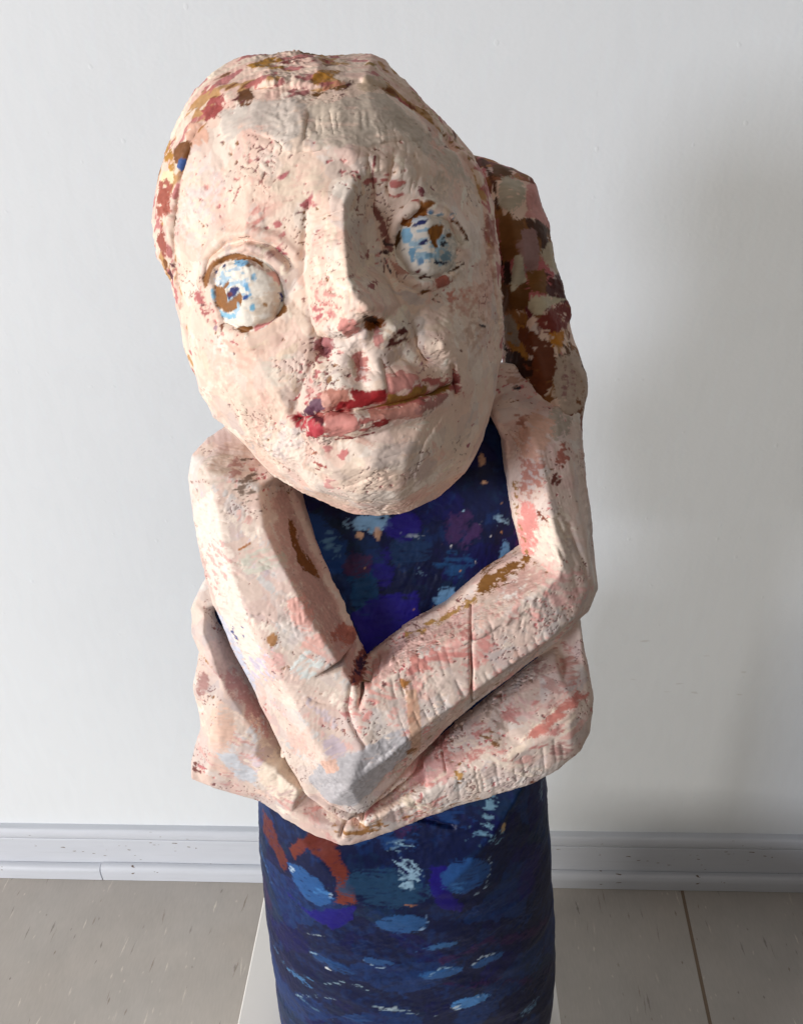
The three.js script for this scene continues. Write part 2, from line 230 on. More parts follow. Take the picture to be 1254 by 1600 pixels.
// ---------------------------------------------------------------- the wood's tool marks and paint crust, in metres
function carve(s, amp, x, y, z, sx = 1, sy = 1) {        // shallow chisel cuts that meet in crisp ridges, some with the parallel lines of a toothed blade
  const px = x / s * sx, py = y / s * sy, pz = z / s, X = Math.floor(px), Y = Math.floor(py), Z = Math.floor(pz); let best = 9, bi = 0, bj = 0, bk = 0;
  for (let i = -1; i < 2; i++) for (let j = -1; j < 2; j++) for (let k = -1; k < 2; k++) {
    const a = X + i, b = Y + j, c = Z + k, dx = px - a - h3(a, b, c, 1), dy = py - b - h3(a, b, c, 2), dz = pz - c - h3(a, b, c, 3), d = dx * dx + dy * dy + dz * dz; if (d > 1.6) continue;
    const g = GR, q = 3 * PERM[(a & 255) + PERM[(b & 255) + PERM[(c & 255)]]], v = 0.75 * d + 0.75 * (dx * g[q] + dy * g[q + 1] + dz * g[q + 2]);
    if (v < best) { best = v; bi = a; bj = b; bk = c; }
  }
  const r = h3(bi, bj, bk, 6), t = h3(bi, bj, bk, 4) * 6.283, lines = r > 0.55 && s > 0.02 ? 0.00022 * noise((x * Math.cos(t) + y * Math.sin(t)) * 560, (y * Math.cos(t) - x * Math.sin(t)) * 40, z * 90) : 0;
  return amp * clamp(best + 0.1, -0.6, 0.3) + lines;
}
function crust(x, y, z) {
  const w = 0.004 * noise(x * 40, y * 40, z * 40);
  const r = 1 - Math.abs(noise(x * 210 + 4, y * 210, z * 210)), r2 = 1 - Math.abs(noise(x * 95 + 4, y * 95, z * 95 + 7)), m = sst(-0.25, 0.5, noise(x * 22 + 9, y * 22, z * 22)), g = worley(x * 28 + w, y * 28, z * 28).a * Math.PI, ca = Math.cos(g), sa = Math.sin(g), a = x * ca + y * sa, b = -x * sa + y * ca;
  const f1 = fbm(x * 85 + 2, y * 85, z * 85 + 6, 3), f2 = fbm(x * 190 + 5, y * 190 + 8, z * 190, 2), m2 = sst(-0.15, 0.35, noise(x * 30 + 40, y * 30, z * 30));   // ledges where thick paint ends
  const calm = 0.5 + 0.8 * sst(-0.1, 0.4, noise(x * 17 + 70, y * 17, z * 17));
  return calm * (0.00036 * m * (r * r * r - 0.3) + 0.0002 * (r2 * r2 - 0.4) + 0.00034 * noise(a * 45, b * 430, z * 260) * (0.5 + m) + 0.0001 * noise(x * 520, y * 520, z * 520) + 0.00026 * (sst(0.02, 0.07, f1) + 0.7 * sst(-0.3, -0.25, f1) - 0.8) + 0.0003 * m2 * sst(0.1, 0.5, m) * (sst(0.05, 0.12, f2) - 0.4));
}
const fleshTop = ['cream', 'cream', 'warm', 'pinkcream', 'lilac', 'white', 'cream', 'warm'].map((k) => lin(PAL[k]));
function flesh(wear, pinkness, form, cool = 0) {
  const chill = [1 - 0.13 * cool, 1 - 0.09 * cool, 1 - 0.03 * cool];
  return (x, y, z, L, out) => {
    const wx = x + 0.004 * noise(x * 120, y * 120, z * 120), wy = y + 0.004 * noise(x * 120 + 7, y * 120, z * 120);
    const w = worley(wx * 38, wy * 38, z * 38), c1 = fleshTop[Math.floor(w.a * 7.99)]; const e = w.b;
    const w2 = worley(wx * 85 + 3, wy * 85, z * 85), c2 = fleshTop[Math.floor(w2.a * 7.99)];
    for (let q = 0; q < 3; q++) out[q] = mix(c1[q], c2[q], 0.45);
    const pk = sst(0.15, 0.75, fbm(x * 16 + 30, y * 16, z * 16) + pinkness); put(out, lin(PAL.pinkcream), 0.55 * pk); put(out, lin(PAL.pink), 0.28 * pk * e);
    const v = 1 + 0.05 * noise(x * 300, y * 300, z * 300) + 0.05 * noise(x * 60, y * 60, z * 60 + 5); for (let q = 0; q < 3; q++) out[q] *= v * chill[q];
    // places where the top coat missed: pink below, then maroon, then bare wood
    let reg = 0.8 * fbm(x * 20 + 50, y * 20, z * 20 + 2) + wear; for (const [a, b, r, k] of form.worn) { const d = ((x - a) ** 2 + (y - b) ** 2) / (r * r); if (d < 4) reg += k * Math.exp(-d); }
    const s = fbm(x * 210 + 8, y * 330, z * 210, 3), ex = s + reg * 0.55;
    if (ex > 0.4) { const k = noise(x * 60 + 70, y * 60, z * 60), c = k < -0.12 ? PAL.rose : k < 0.2 ? PAL.pink : k < 0.36 ? PAL.maroon : PAL.wood; put(out, lin(c), sst(0.4, 0.44, ex) * 0.9); out[3] = -0.0006 * sst(0.4, 0.46, ex); }
    else { out[3] = 0.0001; const q = 1 - Math.abs(noise(x * 150 + 31, y * 190, z * 150)), near = sst(0.12, 0.4, fbm(x * 34 + 5, y * 34, z * 34 + 60) + wear * 0.3); if (near > 0 && q > 0.985 - 0.035 * near) { put(out, lin(noise(x * 40, y * 40, z * 40 + 9) > 0 ? PAL.maroon : '#8d5148'), 0.85); out[3] = -0.0005; } }
  };
}

// ---------------------------------------------------------------- things
function tag(o, label, category, group) { o.userData.label = label; o.userData.category = category; if (group) o.userData.group = group; return o; }
function shade(o) { o.castShadow = true; o.receiveShadow = true; return o; }
function part(name, geo, mat, parent) { const m = shade(new THREE.Mesh(geo, mat)); m.name = name; parent.add(m); return m; }
const FINE = 1;
const paintMat = new THREE.MeshPhysicalMaterial({ vertexColors: true, roughness: 0.62, specularIntensity: 0.6 });
const blueMat = new THREE.MeshPhysicalMaterial({ vertexColors: true, roughness: 0.5, specularIntensity: 0.4 });

// ---- wall, floor, baseboard
function bumpTexture(n, fn) { const d = new Uint8Array(n * n * 4); for (let j = 0; j < n; j++) for (let i = 0; i < n; i++) { const v = clamp(fn(i / n, j / n), 0, 1) * 255; d.set([v, v, v, 255], 4 * (j * n + i)); } const t = new THREE.DataTexture(d, n, n); t.wrapS = t.wrapT = THREE.RepeatWrapping; t.magFilter = THREE.LinearFilter; t.needsUpdate = true; return t; }
const plaster = bumpTexture(1024, (u, v) => { const x = u * 60, y = v * 60; return 0.5 + 0.22 * fbm(x * 0.5, y * 0.35, 3, 3) + 0.1 * noise(x * 2.2, y * 3.2, 1) + 0.4 * sst(0.72, 0.9, noise(x * 1.1, y * 1.1, 40)) ; });
plaster.repeat.set(1.25, 1.25);
function colourTexture(n, rep, fn) { const d = new Uint8Array(n * n * 4), enc = (v) => 255 * Math.pow(clamp(v, 0, 1), 1 / 2.2); for (let j = 0; j < n; j++) for (let i = 0; i < n; i++) { const c = fn(i / n / rep, j / n / rep); d.set([enc(c[0]), enc(c[1]), enc(c[2]), 255], 4 * (j * n + i)); } const t = new THREE.DataTexture(d, n, n); t.colorSpace = THREE.SRGBColorSpace; t.wrapS = t.wrapT = THREE.RepeatWrapping; t.repeat.set(rep, rep); t.magFilter = THREE.LinearFilter; t.needsUpdate = true; return t; }
const wallTone = lin('#dfe4e7'), wallMap = colourTexture(1536, 0.4, (x, y) => { const v = 1 + 0.018 * fbm(x * 3, y * 5, 2) + 0.012 * noise(x * 60, y * 14, 4), k = 0.16 * sst(0.5, 0.62, fbm(x * 26, y * 90, 9)) * sst(0.25, 0.5, noise(x * 2.3, y * 2.3, 12)); return wallTone.map((c, q) => c * v * (1 - k * [0.8, 0.9, 1][q])); });
const wallMat = new THREE.MeshStandardMaterial({ map: wallMap, roughness: 0.7, bumpMap: plaster, bumpScale: 0.0005 });
const planeUV = (g, w, h) => { const uv = g.attributes.uv; for (let i = 0; i < uv.count; i++) uv.setXY(i, uv.getX(i) * w, uv.getY(i) * h); return g; };
function slab(name, w, h, d, x, y, z, mat) { const m = shade(new THREE.Mesh(planeUV(new THREE.BoxGeometry(w, h, d), w, h), mat)); m.name = name; m.position.set(x, y, z); m.userData.kind = 'structure'; scene.add(m); return m; }
slab('wall', 6, 2.9, 0.12, 0, 1.45, -0.06, wallMat);

// linoleum: two sheets meeting in an open seam, with short streaks printed through
function linoleum() {
  const n = 1536, size = 1.5, d = new Uint8Array(n * n * 4), base = lin('#aea8a1'), px = size / n, img = new Float32Array(n * n * 3);
  for (let j = 0; j < n; j++) for (let i = 0; i < n; i++) { const x = i * px, y = j * px, v = 1 + 0.09 * fbm(x * 9, y * 9, 1) + 0.05 * fbm(x * 40, y * 22, 6) + 0.05 * noise(x * 300, y * 60, 2) + 0.03 * noise(x * 900, y * 900, 4), w = 0.03 * fbm(x * 5 + 3, y * 5, 8); const k = 3 * (j * n + i); img[k] = base[0] * v * (1 + w); img[k + 1] = base[1] * v; img[k + 2] = base[2] * v * (1 - w); }
  for (let s = 0; s < 900; s++) {
    const big = rnd(), len = (0.003 + 0.02 * big * big * big) / px, wid = (0.0009 + 0.0018 * rnd()) / px, x0 = rnd() * n, y0 = rnd() * n, a = Math.PI / 2 + (rnd() - 0.5) * 0.3, light = rnd() < 0.6, c = light ? lin('#d3ccc0') : lin(rnd() < 0.4 ? '#6d5c48' : '#5f5850'), op = 0.2 + (light ? 0.75 : 0.45) * rnd() * rnd();
    for (let t = -len; t <= len; t += 0.5) { const bend = 1.5 * noise(s, t * 0.06, 3), ww = wid * (1 - Math.abs(t / len)) * (0.7 + 0.6 * noise(s, t * 0.12, 9)); for (let b = -ww; b <= ww; b += 0.5) { const x = Math.round(x0 + Math.cos(a) * t + b + bend), y = Math.round(y0 + Math.sin(a) * t), k = 3 * (((y % n + n) % n) * n + ((x % n + n) % n)); for (let q = 0; q < 3; q++) img[k + q] = mix(img[k + q], c[q], op * 0.5); } }
  }
  const enc = (v) => 255 * (v < 0.0031308 ? 12.92 * v : 1.055 * Math.pow(clamp(v, 0, 1), 1 / 2.4) - 0.055);
  for (let k = 0; k < n * n; k++) d.set([enc(img[3 * k]), enc(img[3 * k + 1]), enc(img[3 * k + 2]), 255], 4 * k);
  const t = new THREE.DataTexture(d, n, n); t.colorSpace = THREE.SRGBColorSpace; t.wrapS = t.wrapT = THREE.RepeatWrapping; t.repeat.set(1 / size, 1 / size); t.magFilter = THREE.LinearFilter; t.needsUpdate = true; return t;
}
const lino = new THREE.MeshStandardMaterial({ map: linoleum(), roughness: 0.5 });
const sA = atY(1066, 1397, 0), sB = atY(1109, 1600, 0), seam = (z, w) => [sA.x + (sB.x - sA.x) / (sB.z - sA.z) * (z - sA.z) + w, z];
function sheet(name, pts) {                                // pts: corners [x, z] of one sheet
  const s = new THREE.Shape(); pts.forEach(([x, z], i) => (i ? s.lineTo(x, -z) : s.moveTo(x, -z)));
  const g = new THREE.ExtrudeGeometry(s, { depth: 0.003, bevelEnabled: true, bevelThickness: 0.0008, bevelSize: 0.0008, bevelSegments: 2 }); g.rotateX(-Math.PI / 2); g.translate(0, -0.0038, 0);
  const m = shade(new THREE.Mesh(g, lino)); m.name = name; m.userData.kind = 'structure'; scene.add(m);
}
sheet('floor', [[-3, 0.012], seam(0.012, -0.0042), seam(3.4, -0.0042), [-3, 3.4]]);
sheet('floor_001', [seam(0.012, 0.0042), [3, 0.012], [3, 3.4], seam(3.4, 0.0042)]);
slab('ground', 6.2, 0.1, 3.6, 0, -0.051, 1.7, new THREE.MeshStandardMaterial({ color: 0x7d6c5c, roughness: 0.9 }));

// ---- baseboard: a board with a rounded cap, and a quarter-round strip in two lengths along the floor
{
  const scuff = bumpTexture(1024, (u, v) => 0.5 + 0.3 * fbm(u * 40, v * 12, 5, 3));
  const coat = lin('#c9ced6'), bare = lin('#5d4a3c'), chips = colourTexture(1024, 1.6, (x, y) => { const c = sst(0.44, 0.48, fbm(x * 150, y * 42, 3, 3) + 0.35 * noise(x * 20, y * 3.1, 8) - 0.1), v = 1 + 0.03 * noise(x * 50, y * 9, 6) - 0.05 * sst(0.2, 0.6, fbm(x * 90, y * 7, 30)); return coat.map((p, q) => mix(p * v, bare[q], c)); });
  const paintedWood = new THREE.MeshStandardMaterial({ map: chips, roughness: 0.42, bumpMap: scuff, bumpScale: 0.0005 });
  const b = new THREE.Group(); b.name = 'baseboard'; tag(b, 'pale blue-grey painted baseboard along the foot of the white wall', 'baseboard'); scene.add(b);
  const run = (prof, x0, x1) => { const s = new THREE.Shape(); prof.forEach(([z, y], i) => (i ? s.lineTo(z, y) : s.moveTo(z, y))); const g = new THREE.ExtrudeGeometry(s, { depth: x1 - x0, bevelEnabled: false, steps: 60 }); g.rotateY(-Math.PI / 2); g.scale(-1, 1, 1); g.translate(x0, 0, 0); const ix = g.index; if (ix) { for (let i = 0; i < ix.count; i += 3) { const t = ix.getX(i); ix.setX(i, ix.getX(i + 1)); ix.setX(i + 1, t); } } else { const p = g.attributes.position, q = g.attributes.uv; for (let i = 0; i < p.count; i += 3) for (const A of [p, q]) for (let a = 0; a < A.itemSize; a++) { const t = A.array[i * A.itemSize + a]; A.array[i * A.itemSize + a] = A.array[(i + 1) * A.itemSize + a]; A.array[(i + 1) * A.itemSize + a] = t; } }
    const p = g.attributes.position; for (let i = 0; i < p.count; i++) { const x = p.getX(i), y = p.getY(i), z = p.getZ(i); if (z > 0.004) { p.setZ(i, z + 0.0009 * noise(x * 3, y * 20, 2) + 0.0004 * noise(x * 14, y * 50, 5)); if (y > 0.02) p.setY(i, y + 0.0008 * noise(x * 4, y * 9, 8)); } } g.computeVertexNormals(); return g; };
  const cap = [[0, 0.1185]]; for (let i = 0; i <= 10; i++) { const a = -Math.PI / 2 + Math.PI * i / 10; cap.push([0.012 + 0.008 * Math.cos(a), 0.135 + 0.0155 * Math.sin(a)]); } cap.push([0, 0.1505]);
  part('board', run([[0, 0], [0.0155, 0], [0.0155, 0.1165], [0.0145, 0.118], [0, 0.118]], -3, 3), paintedWood, b);
  part('cap_moulding', run(cap, -3, 3), paintedWood, b);
  const shoe = (dy) => { const s = [[0.0165, 0.001]]; s.push([0.033, 0.001]); for (let i = 0; i <= 10; i++) { const a = Math.PI / 2 * i / 10; s.push([0.020 + 0.013 * Math.cos(a), 0.026 + (0.0145 + dy) * Math.sin(a)]); } s.push([0.0165, 0.0405 + dy]); return s; };
  part('shoe_moulding', run(shoe(-0.002), -3, -0.7685), paintedWood, b);
  part('shoe_moulding', run(shoe(0.001), -0.7660, 3), paintedWood, b);
}
// ---- plinth
const PY = 0.38;
{
  const a = atY(372, 1600, PY), c = atY(415, 1385, PY), d = atY(875, 1600, PY), e = atY(865, 1510, PY), lx = (a.x + c.x) / 2, rx = (d.x + e.x) / 2;
  const s = new THREE.Shape(), w = rx - lx, z0 = 0.315, z1 = z0 + w; s.moveTo(lx, -z1); s.lineTo(rx, -z1); s.lineTo(rx, -z0); s.lineTo(lx, -z0);
  const g = new THREE.Group(); g.name = 'plinth'; g.position.set(0, 0, 0); tag(g, 'white square plinth under the carved figure', 'plinth'); scene.add(g);
  const geo = new THREE.ExtrudeGeometry(s, { depth: PY - 0.004, bevelEnabled: true, bevelThickness: 0.002, bevelSize: 0.002, bevelOffset: -0.002, bevelSegments: 3 }); geo.rotateX(-Math.PI / 2); geo.translate(0, 0.002, 0);
  part('block', geo, new THREE.MeshStandardMaterial({ color: 0xf2f0ea, roughness: 0.5 }), g);
}

// ---------------------------------------------------------------- the carved figure
const statue = new THREE.Group(); statue.name = 'wooden_statue'; statue.position.set(-0.04, PY, 0.5);
tag(statue, 'carved and painted wooden figure with folded arms and a tilted head, on the white plinth', 'statue'); scene.add(statue);
function add(name, geo, mat, parent = statue, label) { const o = parent.getWorldPosition(new THREE.Vector3()); geo.translate(-o.x, -o.y, -o.z); const m = part(name, geo, mat, parent); if (label) m.userData.label = label; return m; }

// ---- head
const hd = rayOf(530, 450).normalize(), headO = camera.position.clone().addScaledVector(hd, 0.56), roll = 9 * D2R;
const head = new Form(headO, hd.clone().negate(), camY.clone().multiplyScalar(Math.cos(roll)).addScaledVector(camX, -Math.sin(roll)), 0.56 / FPX, 0.00081 * FINE);
head.mid = 150; head.pxSize = head.unit * 0.9;
const HEADLINE = [[385, 88], [450, 85], [500, 88], [580, 86], [600, 95], [650, 145], [690, 185], [735, 240], [758, 275], [772, 330], [779, 400], [784, 480], [783, 560], [775, 620], [755, 690], [725, 740], [680, 780], [640, 800], [590, 808], [540, 800], [480, 775], [430, 745], [385, 700], [350, 665], [332, 652], [322, 630], [310, 612], [300, 575], [288, 540], [283, 500], [276, 470], [266, 435], [246, 402], [238, 347], [246, 300], [258, 240], [275, 195], [300, 145], [340, 110]];
head.outline(HEADLINE).grid(0.02, head.unit);
head.tin([
  // crown and hair
  [400, 105, 45], [490, 100, 50], [580, 102, 50], [340, 140, 50], [640, 165, 50], [700, 235, 45], [748, 300, 35], [300, 190, 45], [272, 250, 40], [262, 330, 35], [268, 400, 35],
  [360, 155, 92], [430, 132, 100], [500, 130, 105], [570, 125, 102], [305, 225, 75], [288, 300, 62], [284, 380, 60],
  // forehead: an upper plane turned up and a lower plane turned left, meeting in an edge
  [348, 178, 92], [400, 158, 112], [455, 160, 132], [520, 160, 135], [580, 160, 130], [625, 175, 115], [660, 200, 100], [700, 240, 82], [735, 290, 58],
  [318, 245, 88], [345, 235, 106], [385, 212, 132], [455, 238, 168], [500, 236, 176], [548, 238, 184], [600, 215, 158], [650, 235, 138], [690, 270, 115],
  [305, 310, 84], [340, 315, 112], [390, 290, 148], [440, 300, 166], [490, 300, 180], [536, 320, 196], [345, 360, 122], [385, 372, 152], [430, 375, 162], [480, 360, 176],
  // nose
  [538, 360, 204], [541, 400, 218], [545, 440, 236], [556, 468, 252], [576, 482, 256], [596, 478, 236], [570, 440, 222], [480, 420, 166], [486, 470, 180], [492, 510, 186], [505, 548, 184], [525, 515, 214], [545, 505, 232], [565, 498, 244], [600, 505, 222],
  [572, 330, 158], [570, 380, 152], [572, 415, 168], [592, 400, 146], [606, 440, 150], [622, 475, 168], [636, 515, 184], [648, 540, 178],
  [560, 268, 178], [585, 280, 164], [610, 262, 172], [645, 270, 160], [620, 310, 156], [660, 310, 150], [705, 325, 126], [742, 370, 86], [764, 420, 50],
  // eyes
  [322, 410, 104], [310, 470, 96], [335, 520, 116], [385, 530, 156], [430, 515, 164], [450, 460, 150], [444, 412, 156], [385, 402, 146], [385, 460, 140],
  [612, 350, 138], [600, 385, 136], [615, 425, 144], [665, 448, 152], [715, 440, 120], [735, 395, 98], [668, 385, 134], [668, 330, 142],
  // cheeks
  [300, 540, 76], [318, 600, 78], [345, 570, 122], [400, 560, 160], [445, 545, 170], [375, 620, 132], [430, 610, 170], [470, 590, 178], [345, 640, 80], [392, 680, 102], [455, 650, 164], [425, 700, 118],
  [642, 490, 164], [665, 500, 172], [700, 482, 150], [735, 490, 112], [762, 500, 66], [690, 540, 184], [715, 560, 162], [745, 560, 104], [768, 580, 52], [665, 560, 166], [650, 585, 176], [700, 580, 158],
  // mouth and chin
  [540, 540, 196], [570, 535, 206], [600, 538, 200], [625, 560, 178], [530, 575, 190], [562, 575, 186], [592, 580, 196], [500, 600, 186], [535, 605, 202], [565, 602, 204], [600, 598, 204], [650, 592, 192], [700, 592, 160], [720, 605, 134], [745, 620, 92],
  [470, 650, 164], [510, 632, 192], [560, 632, 196], [610, 622, 196], [660, 612, 178], [500, 665, 186], [550, 660, 202], [600, 650, 200], [655, 638, 182], [705, 625, 146],
  [500, 690, 168], [550, 684, 178], [605, 672, 180], [660, 660, 166], [710, 655, 128], [745, 670, 78], [470, 720, 148], [520, 735, 170], [580, 730, 188], [630, 720, 182], [680, 700, 146], [715, 715, 96], [500, 765, 114], [560, 778, 142], [620, 775, 140], [670, 755, 110],
], 5, 1.2);
head.bump(386, 459, 55, 52, 0, 20, 3).ridge([[330, 430], [345, 412], [380, 401], [410, 408], [435, 430], [444, 465], [430, 500], [390, 517], [350, 505], [332, 470], [330, 430]], 5, -8)
  .bump(668, 386, 50, 52, 0, 22, 3).ridge([[618, 395], [628, 350], [660, 330], [700, 345], [722, 380], [712, 415], [680, 436], [640, 428], [618, 395]], 5, -8)
  .ridge([[316, 440], [326, 412], [352, 392], [386, 386], [420, 396], [446, 418]], 4, 6).ridge([[308, 436], [320, 402], [350, 380], [388, 374], [426, 384], [452, 408]], 3.5, -5).ridge([[298, 440], [308, 398], [342, 368], [390, 360], [432, 372], [462, 398]], 6, 5).ridge([[330, 520], [385, 540], [430, 530]], 10, 5)
  .bump(508, 545, 17, 17, 0, -12).bump(583, 502, 15, 12, -15, -34).ridge([[505, 523], [540, 524], [562, 512]], 5, -14).bump(620, 520, 18, 14, 20, 10).ridge([[636, 500], [648, 535], [662, 560]], 6, -9)
  .ridge([[470, 652], [520, 636], [570, 634], [620, 624], [690, 606], [712, 600]], 5, -13).ridge([[490, 622], [540, 608], [565, 612], [600, 604], [670, 600]], 10, 6).ridge([[490, 662], [560, 658], [620, 648], [690, 626]], 12, 8).ridge([[706, 572], [709, 600], [712, 618]], 4, -10)
  .ridge([[563, 552], [563, 592]], 11, -9).ridge([[592, 556], [602, 600]], 3, -6)
  .ridge([[575, 262], [584, 300], [582, 330]], 3, -5).ridge([[612, 250], [606, 300]], 5, -5).ridge([[645, 245], [650, 290]], 5, -5);
head.ridge([[486, 320], [478, 380], [478, 430], [486, 480], [494, 515]], 6, -5).ridge([[492, 565], [474, 600], [460, 640]], 7, -4).bump(386, 459, 84, 78, 0, -6, 4).bump(668, 386, 76, 74, 0, -6, 4).bump(386, 459, 50, 48, 0, 7, 4).bump(668, 386, 46, 48, 0, 7, 4).bump(507, 543, 13, 13, 0, -9);
head.ridge([[606, 392], [616, 352], [644, 324], [672, 318], [706, 330], [728, 358], [735, 392]], 5, 6).ridge([[722, 420], [694, 442], [650, 446], [622, 428]], 5, 5);
head.step([[550, 240], [505, 238], [455, 240], [430, 216], [375, 196]], 22, -4).step([[480, 160], [476, 200], [472, 236]], 26, -5).step([[556, 240], [600, 224], [650, 216], [682, 196], [724, 220]], 24, 4).step([[488, 300], [480, 360], [489, 420], [484, 475]], 30, 4).step([[640, 490], [655, 540], [702, 590]], 20, 3).step([[690, 480], [712, 540], [716, 600]], 18, -4).step([[330, 300], [390, 285], [450, 300]], 20, 3).step([[390, 640], [440, 680], [490, 700]], 20, -3).step([[520, 770], [580, 742], [650, 735]], 18, -3).step([[300, 560], [345, 600], [385, 690]], 16, 3).step([[700, 640], [660, 690], [640, 770]], 20, 3);
const marks = (form, n, at, dx, dy, w, a) => { for (let i = 0; i < n; i++) { if (rnd() < 0.2) continue; const p = at((i + 0.8 * (rnd() - 0.5)) / n), k = 0.45 + 0.75 * rnd(), tx = dx * (1 + 0.5 * (rnd() - 0.5)), ty = dy * (1 + 0.5 * (rnd() - 0.5)) + 3 * (rnd() - 0.5); form.ridge([[p[0], p[1]], [p[0] + tx * k * 0.5 + 1.5 * (rnd() - 0.5), p[1] + ty * k * 0.5], [p[0] + tx * k, p[1] + ty * k]], w * (0.7 + 0.7 * rnd()), a * (0.4 + 0.9 * rnd())); } };
marks(head, 20, (t) => [488 + 5 * rnd(), 312 + 140 * t], 46, -11, 1.5, -2);
marks(head, 11, (t) => [546 + 54 * t, 450 + 18 * t], 3, 38, 1.5, -2);
marks(head, 20, (t) => [478 + 170 * t, 172 + 12 * rnd() + 90 * (t - 0.3) ** 2], 4, 36, 1.4, -1.5);
marks(head, 15, (t) => [572 + 135 * t, 246 + 18 * t + 8 * rnd()], -3, 40, 1.6, -2);
marks(head, 12, (t) => [560 + 90 * t, 700 - 20 * t + 40 * rnd()], 40, -8, 1.5, -1.3);
marks(head, 10, (t) => [540 + 90 * t, 548 + 30 * t], 12, 22, 1.5, -1.5);
const FACE = [[270, 420], [272, 345], [284, 275], [308, 212], [345, 168], [400, 148], [450, 150], [500, 158], [560, 142], [600, 152], [650, 182], [700, 218], [742, 262], [756, 310], [764, 400], [800, 600], [760, 760], [600, 850], [430, 790], [300, 690], [290, 620], [297, 560], [288, 500]].flatMap(([a, b]) => head.loc(a, b, 70));
const LIPS = [[458, 648], [470, 632], [500, 614], [540, 604], [566, 608], [600, 598], [655, 592], [706, 584], [716, 606], [700, 622], [660, 640], [620, 656], [560, 672], [500, 680], [470, 670]].flatMap(([a, b]) => head.hit(a, b));
const EYES = [[386, 459, 56], [668, 386, 51]].map(([a, b, r]) => [...head.hit(a, b), r * head.unit * 0.86]);
head.each((x, y, h, d) => h + 9 * head.unit * sst(0, 0.004, polyDist(x, y, FACE)) * sst(0.02, -0.008, d - 0.0));

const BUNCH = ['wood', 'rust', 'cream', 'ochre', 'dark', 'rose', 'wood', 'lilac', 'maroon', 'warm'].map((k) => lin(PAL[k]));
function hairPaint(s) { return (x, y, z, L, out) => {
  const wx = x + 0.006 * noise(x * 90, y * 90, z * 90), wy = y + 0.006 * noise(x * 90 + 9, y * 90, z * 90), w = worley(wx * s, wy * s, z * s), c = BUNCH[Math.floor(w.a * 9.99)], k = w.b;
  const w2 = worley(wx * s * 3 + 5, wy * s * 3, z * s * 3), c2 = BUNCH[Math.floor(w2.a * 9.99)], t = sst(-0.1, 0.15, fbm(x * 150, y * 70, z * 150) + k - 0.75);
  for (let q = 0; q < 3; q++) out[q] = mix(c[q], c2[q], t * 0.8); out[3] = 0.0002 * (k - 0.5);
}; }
const HP = head.loc(530, 470, 40), streak = (x, y, z, f) => { const dx = x - HP[0], dy = y - HP[1], r = Math.hypot(dx, dy), t = Math.atan2(dy, dx); return [r * f, t * 4.5, z * f * 0.6]; };
const hairP = (x, y, z, L, out) => {                       // strokes swept round the head
  const [a, b, c] = streak(x, y, z, 150), n1 = fbm(a, b, c, 3), n2 = fbm(a * 0.45 + 9, b * 0.8, c * 0.45 + 4, 3), n3 = fbm(a * 0.7 + 30, b * 1.3, c * 0.7, 3), s = [lin(PAL.cream), lin(PAL.pinkcream)];
  for (let q = 0; q < 3; q++) out[q] = mix(s[0][q], s[1][q], sst(-0.3, 0.3, n1));
  put(out, lin('#b98a52'), 0.9 * sst(0.13, 0.19, n2)); put(out, lin(PAL.rose), 0.85 * sst(0.19, 0.25, n3)); put(out, lin('#7d4d28'), 0.9 * sst(0.27, 0.32, n2 * 0.6 + n1 * 0.6)); put(out, lin(PAL.cream), 0.9 * sst(0.2, 0.28, fbm(a * 1.2 + 60, b * 2, c, 3)));
  out[3] = 0.0005 * n1;
};
for (let i = 0; i < 130; i++) head.E(290 + 450 * rnd(), 200 + 570 * rnd(), 9 + 18 * rnd(), 4 + 6 * rnd(), 180 * rnd(), ['#efdfca', '#e6cdb6', '#d9c4b4', '#e5bfae', '#ecd9c4', '#d8c6bd', '#efe3d2'][Math.floor(7 * rnd())], { rag: 4, cov: 0.5 + 0.15 * rnd(), soft: 1.6, th: 0.2 });
head.W([540, 645, 40, 0.22], [365, 310, 22, 0.37], [400, 255, 18, 0.37], [480, 318, 20, 0.37], [440, 385, 22, 0.45], [430, 340, 20, 0.37], [312, 468, 20, 0.45], [515, 470, 26, 0.37], [500, 640, 40, 0.37], [470, 600, 28, 0.45], [500, 715, 28, 0.52], [520, 760, 24, 0.37], [570, 285, 24, 0.37], [625, 295, 28, 0.37], [595, 390, 26, 0.30], [620, 530, 24, 0.60], [680, 440, 30, 0.52], [490, 560, 24, 0.37], [380, 690, 20, 0.22], [560, 740, 60, -0.4], [420, 590, 60, -0.25], [450, 260, 40, -0.3], [670, 540, 30, -0.5], [650, 720, 50, -0.3]);
